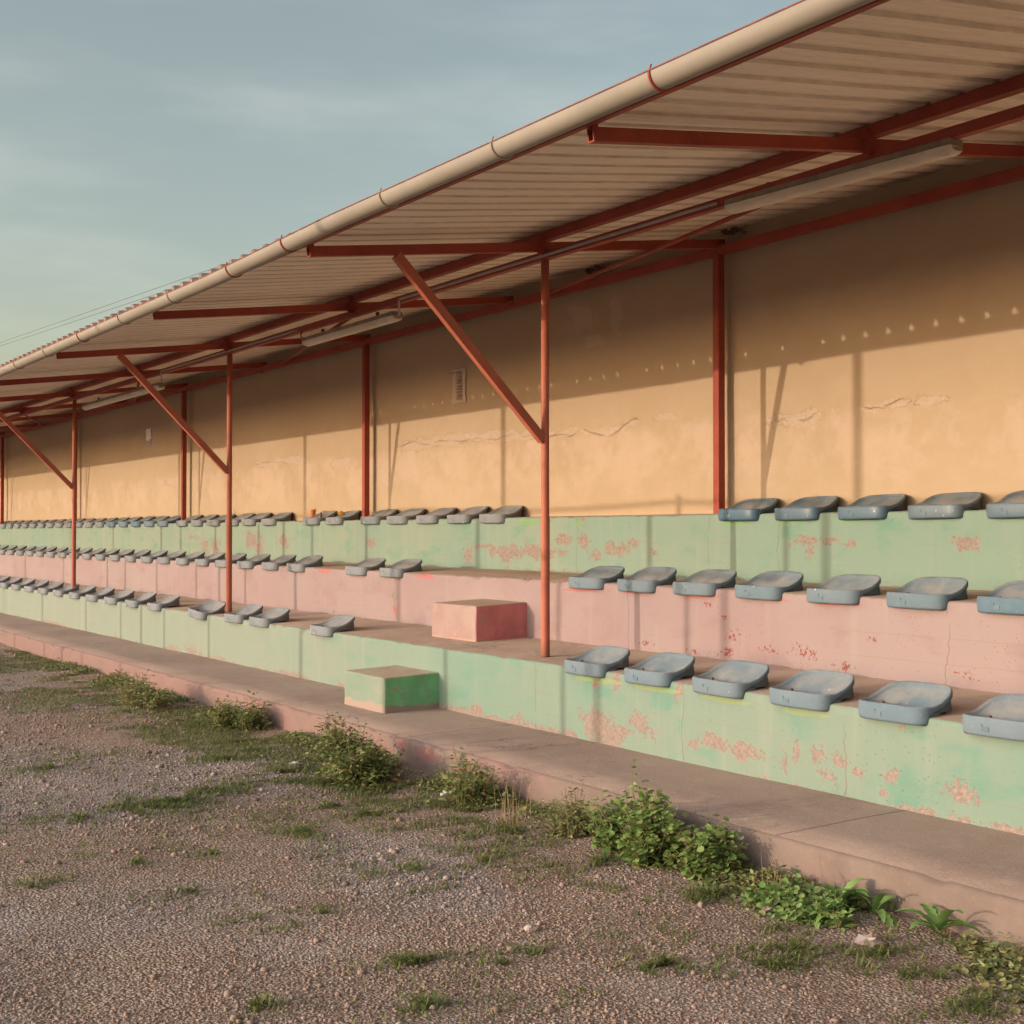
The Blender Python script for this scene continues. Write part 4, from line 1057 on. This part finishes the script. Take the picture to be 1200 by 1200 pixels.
def dock(label, u, v, n, L, seed):
    rr = random.Random(seed); x, y, z = on_ground(u, v); y = min(y, Y0 - .1)
    root = empty('dock_plant', (x, y, z)); tag(root, label, 'weed', 'weeds along the kerb'); V, Fc = [], []
    for k_ in range(n):
        a = rr.uniform(0, 6.283); l = L * rr.uniform(.6, 1.1); p = Vector((0, 0, .01)); el = rr.uniform(.35, 1.35)
        prev = None; wv = l * .105; m_ = 11
        base = len(V)
        for j in range(m_ + 1):
            f = j / m_
            d = Vector((math.cos(a) * math.cos(el - 1.3 * f), math.sin(a) * math.cos(el - 1.3 * f) * .7, math.sin(el - 1.3 * f)))
            p = p + d * l / m_
            if p.z + z < kt + .02: p.y = min(p.y, Y0 - y - .02)
            sd = Vector((-math.sin(a), math.cos(a), 0)); wd = wv * math.sin(math.pi * min(1, .12 + .88 * f)) ** .8 * (1 + .35 * ((j % 2) - .5)) + .003
            V += [p - sd * wd + Vector((0, 0, wd * .35)), p, p + sd * wd + Vector((0, 0, wd * .35))]
            if j:
                b = base + (j - 1) * 3
                Fc += [(b, b + 1, b + 4, b + 3), (b + 1, b + 2, b + 5, b + 4)]
    np_mesh('foliage', [tuple(p) for p in V], Fc, M['leaf_d'], root, smooth=True)
    return root
dock('rosette of long toothed leaves leaning on the kerb, left of the pair', 985, 1066, 18, .18, 21)
dock('rosette of long toothed leaves at the kerb, right of the pair', 1030, 1072, 11, .17, 22)
dock('long leaved rosette at the kerb far to the lower right', 1120, 1092, 12, .2, 23)
def stalks(label, u0, u1, v, n, h, seed):
    rr = random.Random(seed); x0, y0, z0 = on_ground(u0, v); x1, y1, _ = on_ground(u1, v)
    root = empty('dry_stalks', ((x0 + x1) / 2, min(y0, Y0 - .08), z0)); tag(root, label, 'dry grass'); b_ = MB()
    for k_ in range(n):
        x = rr.uniform(x0, x1) - (x0 + x1) / 2; y = rr.uniform(-.06, .05); l = h * rr.uniform(.4, 1.1); lx, ly = rr.gauss(0, .22) * l, rr.gauss(0, .1) * l
        b_.tube([(x, y, 0), (x + lx * .3, y + ly * .3, l * .5), (x + lx, y + ly, l)], [.0016, .0013, .0006], 4)
    b_.build('stalk', M['straw'], root)
stalks('thin dry grass stalks standing against the kerb left of the thin weed', 590, 652, 962, 15, .30, 31)
stalks('few dry stalks rising from the kerb below the green block', 470, 500, 905, 14, .26, 32)
stalks('sparse dry stems beside the kerb joint right of the trailing mallow', 898, 925, 1050, 10, .2, 33)

# low mixed leaf cover rooted along the foot of the kerb
def build_cover():
    rr = random.Random(77); V, Fc = [], []
    for _ in range(11000):
        x = rr.uniform(-16, -2.6); d = abs(rr.gauss(0, .19)); y = Y0 - .03 - d
        dn = noise.noise(Vector((x * 1.3, 3, 1))) + .5 * noise.noise(Vector((x * 5, y * 5, 2)))
        if dn < -.12 + d * .8: continue
        z = ground_at(x, y); h = rr.uniform(.005, .05 + .12 * max(0, dn)) * max(.2, 1 - d * 2.5)
        for _k in range(3):
            p = Vector((x + rr.gauss(0, .018), min(y + rr.gauss(0, .018), Y0 - .02), z + h * rr.uniform(.2, 1.1))); a = rr.random() * 6.283
            add_leaf(V, Fc, p, Vector((math.cos(a), -abs(math.sin(a)) if p.y > Y0 - .05 else math.sin(a), rr.uniform(-.1, .7))), Vector((rr.gauss(0, .4), rr.gauss(-.2, .4), 1)), rr.choice(['nettle', 'nettle', 'round', 'dock']), rr.uniform(.012, .030), rr)
    o = np_mesh('kerb_ground_cover', [tuple(p) for p in V], Fc, M['leaf_c']); tag(o, 'low straggling leaf cover rooted along the foot of the kerb', 'ground cover', kind='stuff')
build_cover()

# ground grass, one mass
def build_grass():
    patches = []
    for u, v, a, n in ((200, 940, 60, 700), (240, 925, 50, 600), (170, 950, 40, 400), (210, 845, 30, 300), (235, 850, 35, 380), (150, 835, 30, 260), (330, 905, 40, 350), (380, 918, 40, 380), (435, 920, 40, 380),
                       (300, 880, 40, 350), (260, 890, 30, 260), (280, 870, 30, 240), (390, 945, 40, 260), (355, 975, 30, 160), (480, 960, 40, 300), (430, 955, 30, 200), (520, 965, 40, 220), (600, 975, 40, 240), (560, 950, 40, 260), (640, 985, 30, 160), (320, 1080, 24, 240), (365, 1075, 20, 200), (275, 1085, 14, 80),
                       (480, 1128, 20, 190), (590, 1130, 30, 60), (780, 1130, 26, 340), (745, 1080, 24, 90), (890, 1135, 30, 300), (930, 1112, 40, 240), (1050, 1140, 24, 260), (1035, 1118, 40, 160), (910, 1083, 20, 140), (960, 1090, 40, 220), (830, 1050, 30, 200), (700, 1010, 40, 200),
                       (620, 1120, 26, 60), (140, 1000, 30, 160), (155, 1010, 20, 120), (250, 1000, 30, 60), (220, 1045, 30, 60), (480, 1020, 40, 90), (560, 1010, 30, 100), (660, 1030, 30, 90), (90, 960, 40, 320), (60, 900, 50, 400), (40, 1040, 30, 150), (1120, 1150, 40, 300), (1150, 1180, 30, 200), (500, 1180, 30, 80), (300, 1180, 20, 90),
                       (880, 1048, 60, 260), (560, 935, 60, 340), (450, 930, 70, 420), (270, 855, 60, 300)):
        x, y, z = on_ground(u, v); d = math.hypot(x, y); patches.append((x, min(y, Y0 - .06), a / F_PX * d * 1.0, n, d))
    V, Fc = [], []
    def blade(px, py, hs):
        if py > Y0 - .015: return
        z = ground_at(px, py); h = (.008 + .026 * rng.random() ** 1.7) * hs; wd = .0016 + .0026 * rng.random()
        a2 = rng.random() * 6.283; l = h * rng.uniform(.6, 2.6); ex, ey = l * math.cos(a2), l * math.sin(a2); sx_, sy_ = -math.sin(a2) * wd, math.cos(a2) * wd
        b = len(V)
        V.extend([(px - sx_, py - sy_, z - .003), (px + sx_, py + sy_, z - .003), (px + ex * .5 + sx_ * .8, py + ey * .5 + sy_ * .8, z + h * .85), (px + ex * .5 - sx_ * .8, py + ey * .5 - sy_ * .8, z + h * .85), (px + ex, py + ey, z + h * .8), (px + ex, py + ey, z + h * .8 + .0004)])
        Fc.extend([(b, b + 1, b + 2, b + 3), (b + 3, b + 2, b + 4, b + 5)])
    for x, y, r, n, d in patches:
        for _ in range(int(n * 3.0)):
            q = abs(rng.normal(0, .85)); a = rng.random() * 6.283
            px, py = x + r * 1.15 * q * math.cos(a), y + r * 1.9 * q * math.sin(a)
            if noise.noise(Vector((px * 4, py * 4, 1.3))) + .6 * noise.noise(Vector((px * 15, py * 15, 4.3))) < -.02 + .12 * q: continue
            blade(px, py, 1.25 - .25 * min(2, q))
    for _ in range(95000):       # thin growth in the soil along the kerb and on the left
        px, py = rng.uniform(-18, -1.5), Y0 - abs(rng.normal(0, 1)) * .95
        if math.degrees(math.atan2(py, -px)) < 5: continue
        dn = noise.noise(Vector((px * 1.1, py * 1.6, 5.5))) + .7 * noise.noise(Vector((px * 4.7, py * 4.7, 2.2))) + .35 * noise.noise(Vector((px * 17, py * 17, 8.1)))
        if dn < .16 - .14 * (px < -5.5): continue
        blade(px, py, .8)
    o = np_mesh('grass', V, Fc, M['grass']); tag(o, 'short creeping grass growing in patches on the gravel', 'grass', kind='stuff')
build_grass()

# ------------------------------------------------------------------ pitch fence behind the photographer: its shadows fall on the stand
fy = -1.0 * G
fence = empty('pitch_fence', (-10, fy, 0)); tag(fence, 'tall pitch fence with a high rail behind the photographer, outside the view', 'fence')
def sh_x(xw): return (xw - SUN_S * (6.1411 + 1.0)) * G
def fpost(xw, h, r=.030):
    b_ = MB(); b_.tube([(sh_x(xw) + 10, 0, -.05), (sh_x(xw) + 10, 0, h)], r, 10); b_.build('fence_post', M['fence'], fence, smooth=True)
for xw in (-5.465, -9.345, -13.31, -17.3): fpost(xw, 5.4, .042)
for xw in (-7.10, -11.36, -15.33, -19.42): fpost(xw, 3.02, .033)
for xw in (-5.79, -12.59, -14.0): fpost(xw, 2.98, .030)
b_ = MB(); b_.tube([(x, 0, 2.97 - .05 * abs(math.sin(x * .73))) for x in np.linspace(-26, 8, 60)], .020, 8); b_.build('fence_rail', M['fence'], fence, smooth=True)
b_ = MB(); b_.bar((sh_x(-12.75) + 10, 0, 2.30), (sh_x(-5.25) + 10, 0, 2.30), .03, .055); b_.build('fence_board', M['fence'], fence)

# overhead wires beyond the stand
for v0, v1, lab in ((362, 340, 'lower thin overhead wire crossing the sky behind the roof edge'), (356, 333, 'upper thin overhead wire crossing the sky behind the roof edge')):
    bm = MB(); a = Vector(on_y(131, v0, 26.0)); b2 = Vector(on_y(197, v1, 26.0)); d = b2 - a
    bm.tube([a + d * t for t in np.linspace(-40, 40, 60)], .014, 5); o = bm.build('overhead_wire', M['cable'], smooth=True); tag(o, lab, 'wire', 'overhead wires')

# ------------------------------------------------------------------ light
sun_dir = Vector((-SUN_S, -1, SUN_E)).normalized()      # towards the sun
sun_el = math.asin(sun_dir.z)
ld = bpy.data.lights.new('sun', 'SUN'); ld.energy = 1.03; ld.angle = R(.42); ld.color = (1.0, .82, .635)
lo = bpy.data.objects.new('sun', ld); COL.objects.link(lo); lo.rotation_euler = sun_dir.to_track_quat('Z', 'Y').to_euler(); lo.location = (-4, -20, 8)
wd = bpy.data.worlds.new('World'); scene.world = wd; wd.use_nodes = True
nt = wd.node_tree; bg = nt.nodes['Background']; L = nt.links.new
sky = nt.nodes.new('ShaderNodeTexSky'); sky.sky_type = 'NISHITA'; sky.sun_disc = False
sky.sun_elevation = sun_el; sky.sun_rotation = math.atan2(sun_dir.x, sun_dir.y); sky.altitude = 100; sky.air_density = 1.0; sky.dust_density = 3.0; sky.ozone_density = 1.6
def node(t, **k):
    x = nt.nodes.new(t)
    for a, b in k.items(): setattr(x, a, b)
    return x
tc = node('ShaderNodeTexCoord'); mp = node('ShaderNodeMapping'); mp.inputs['Scale'].default_value = (1.6, 1.6, 7.0); mp.inputs['Rotation'].default_value = (.05, .03, .4)
L(tc.outputs['Generated'], mp.inputs['Vector'])
nz_ = node('ShaderNodeTexNoise'); nz_.inputs['Scale'].default_value = 1.7; nz_.inputs['Detail'].default_value = 5; nz_.inputs['Roughness'].default_value = .55; L(mp.outputs[0], nz_.inputs['Vector'])
mr = node('ShaderNodeMapRange', interpolation_type='SMOOTHSTEP'); mr.inputs[1].default_value = .40; mr.inputs[2].default_value = .74; mr.inputs[3].default_value = .40; mr.inputs[4].default_value = 1.0; L(nz_.outputs['Fac'], mr.inputs[0])
tint = node('ShaderNodeMix', data_type='RGBA', blend_type='MULTIPLY'); tint.inputs[0].default_value = 1.0; L(sky.outputs[0], tint.inputs[6]); tint.inputs[7].default_value = (.76, .665, .53, 1)
cl = node('ShaderNodeMix', data_type='RGBA', blend_type='ADD'); L(mr.outputs[0], cl.inputs[0]); L(tint.outputs[2], cl.inputs[6]); cl.inputs[7].default_value = (.60, .515, .41, 1)   # thin high cloud
# broad pale glow round the low sun, added out of view to fill the shade
dt = node('ShaderNodeVectorMath', operation='DOT_PRODUCT'); L(tc.outputs['Generated'], dt.inputs[0]); dt.inputs[1].default_value = sun_dir
mx = node('ShaderNodeMath', operation='MAXIMUM'); L(dt.outputs['Value'], mx.inputs[0]); mx.inputs[1].default_value = 0
pw = node('ShaderNodeMath', operation='POWER'); L(mx.outputs[0], pw.inputs[0]); pw.inputs[1].default_value = 2.5
gl = node('ShaderNodeMix', data_type='RGBA', blend_type='ADD'); L(pw.outputs[0], gl.inputs[0]); L(cl.outputs[2], gl.inputs[6]); gl.inputs[7].default_value = (6.9, 7.15, 7.6, 1); gl.clamp_factor = False
L(gl.outputs[2], bg.inputs['Color']); bg.inputs['Strength'].default_value = .15

scene.render.engine = 'CYCLES'
scene.view_settings.view_transform = 'Standard'; scene.view_settings.look = 'None'
scene.view_settings.exposure = 1.32; scene.view_settings.gamma = 1.0; scene.view_settings.use_curve_mapping = False
scene.cycles.use_denoising = True
scene.cycles.max_bounces = 12
scene.cycles.diffuse_bounces = 9
scene.render.resolution_x = scene.render.resolution_y = 1024
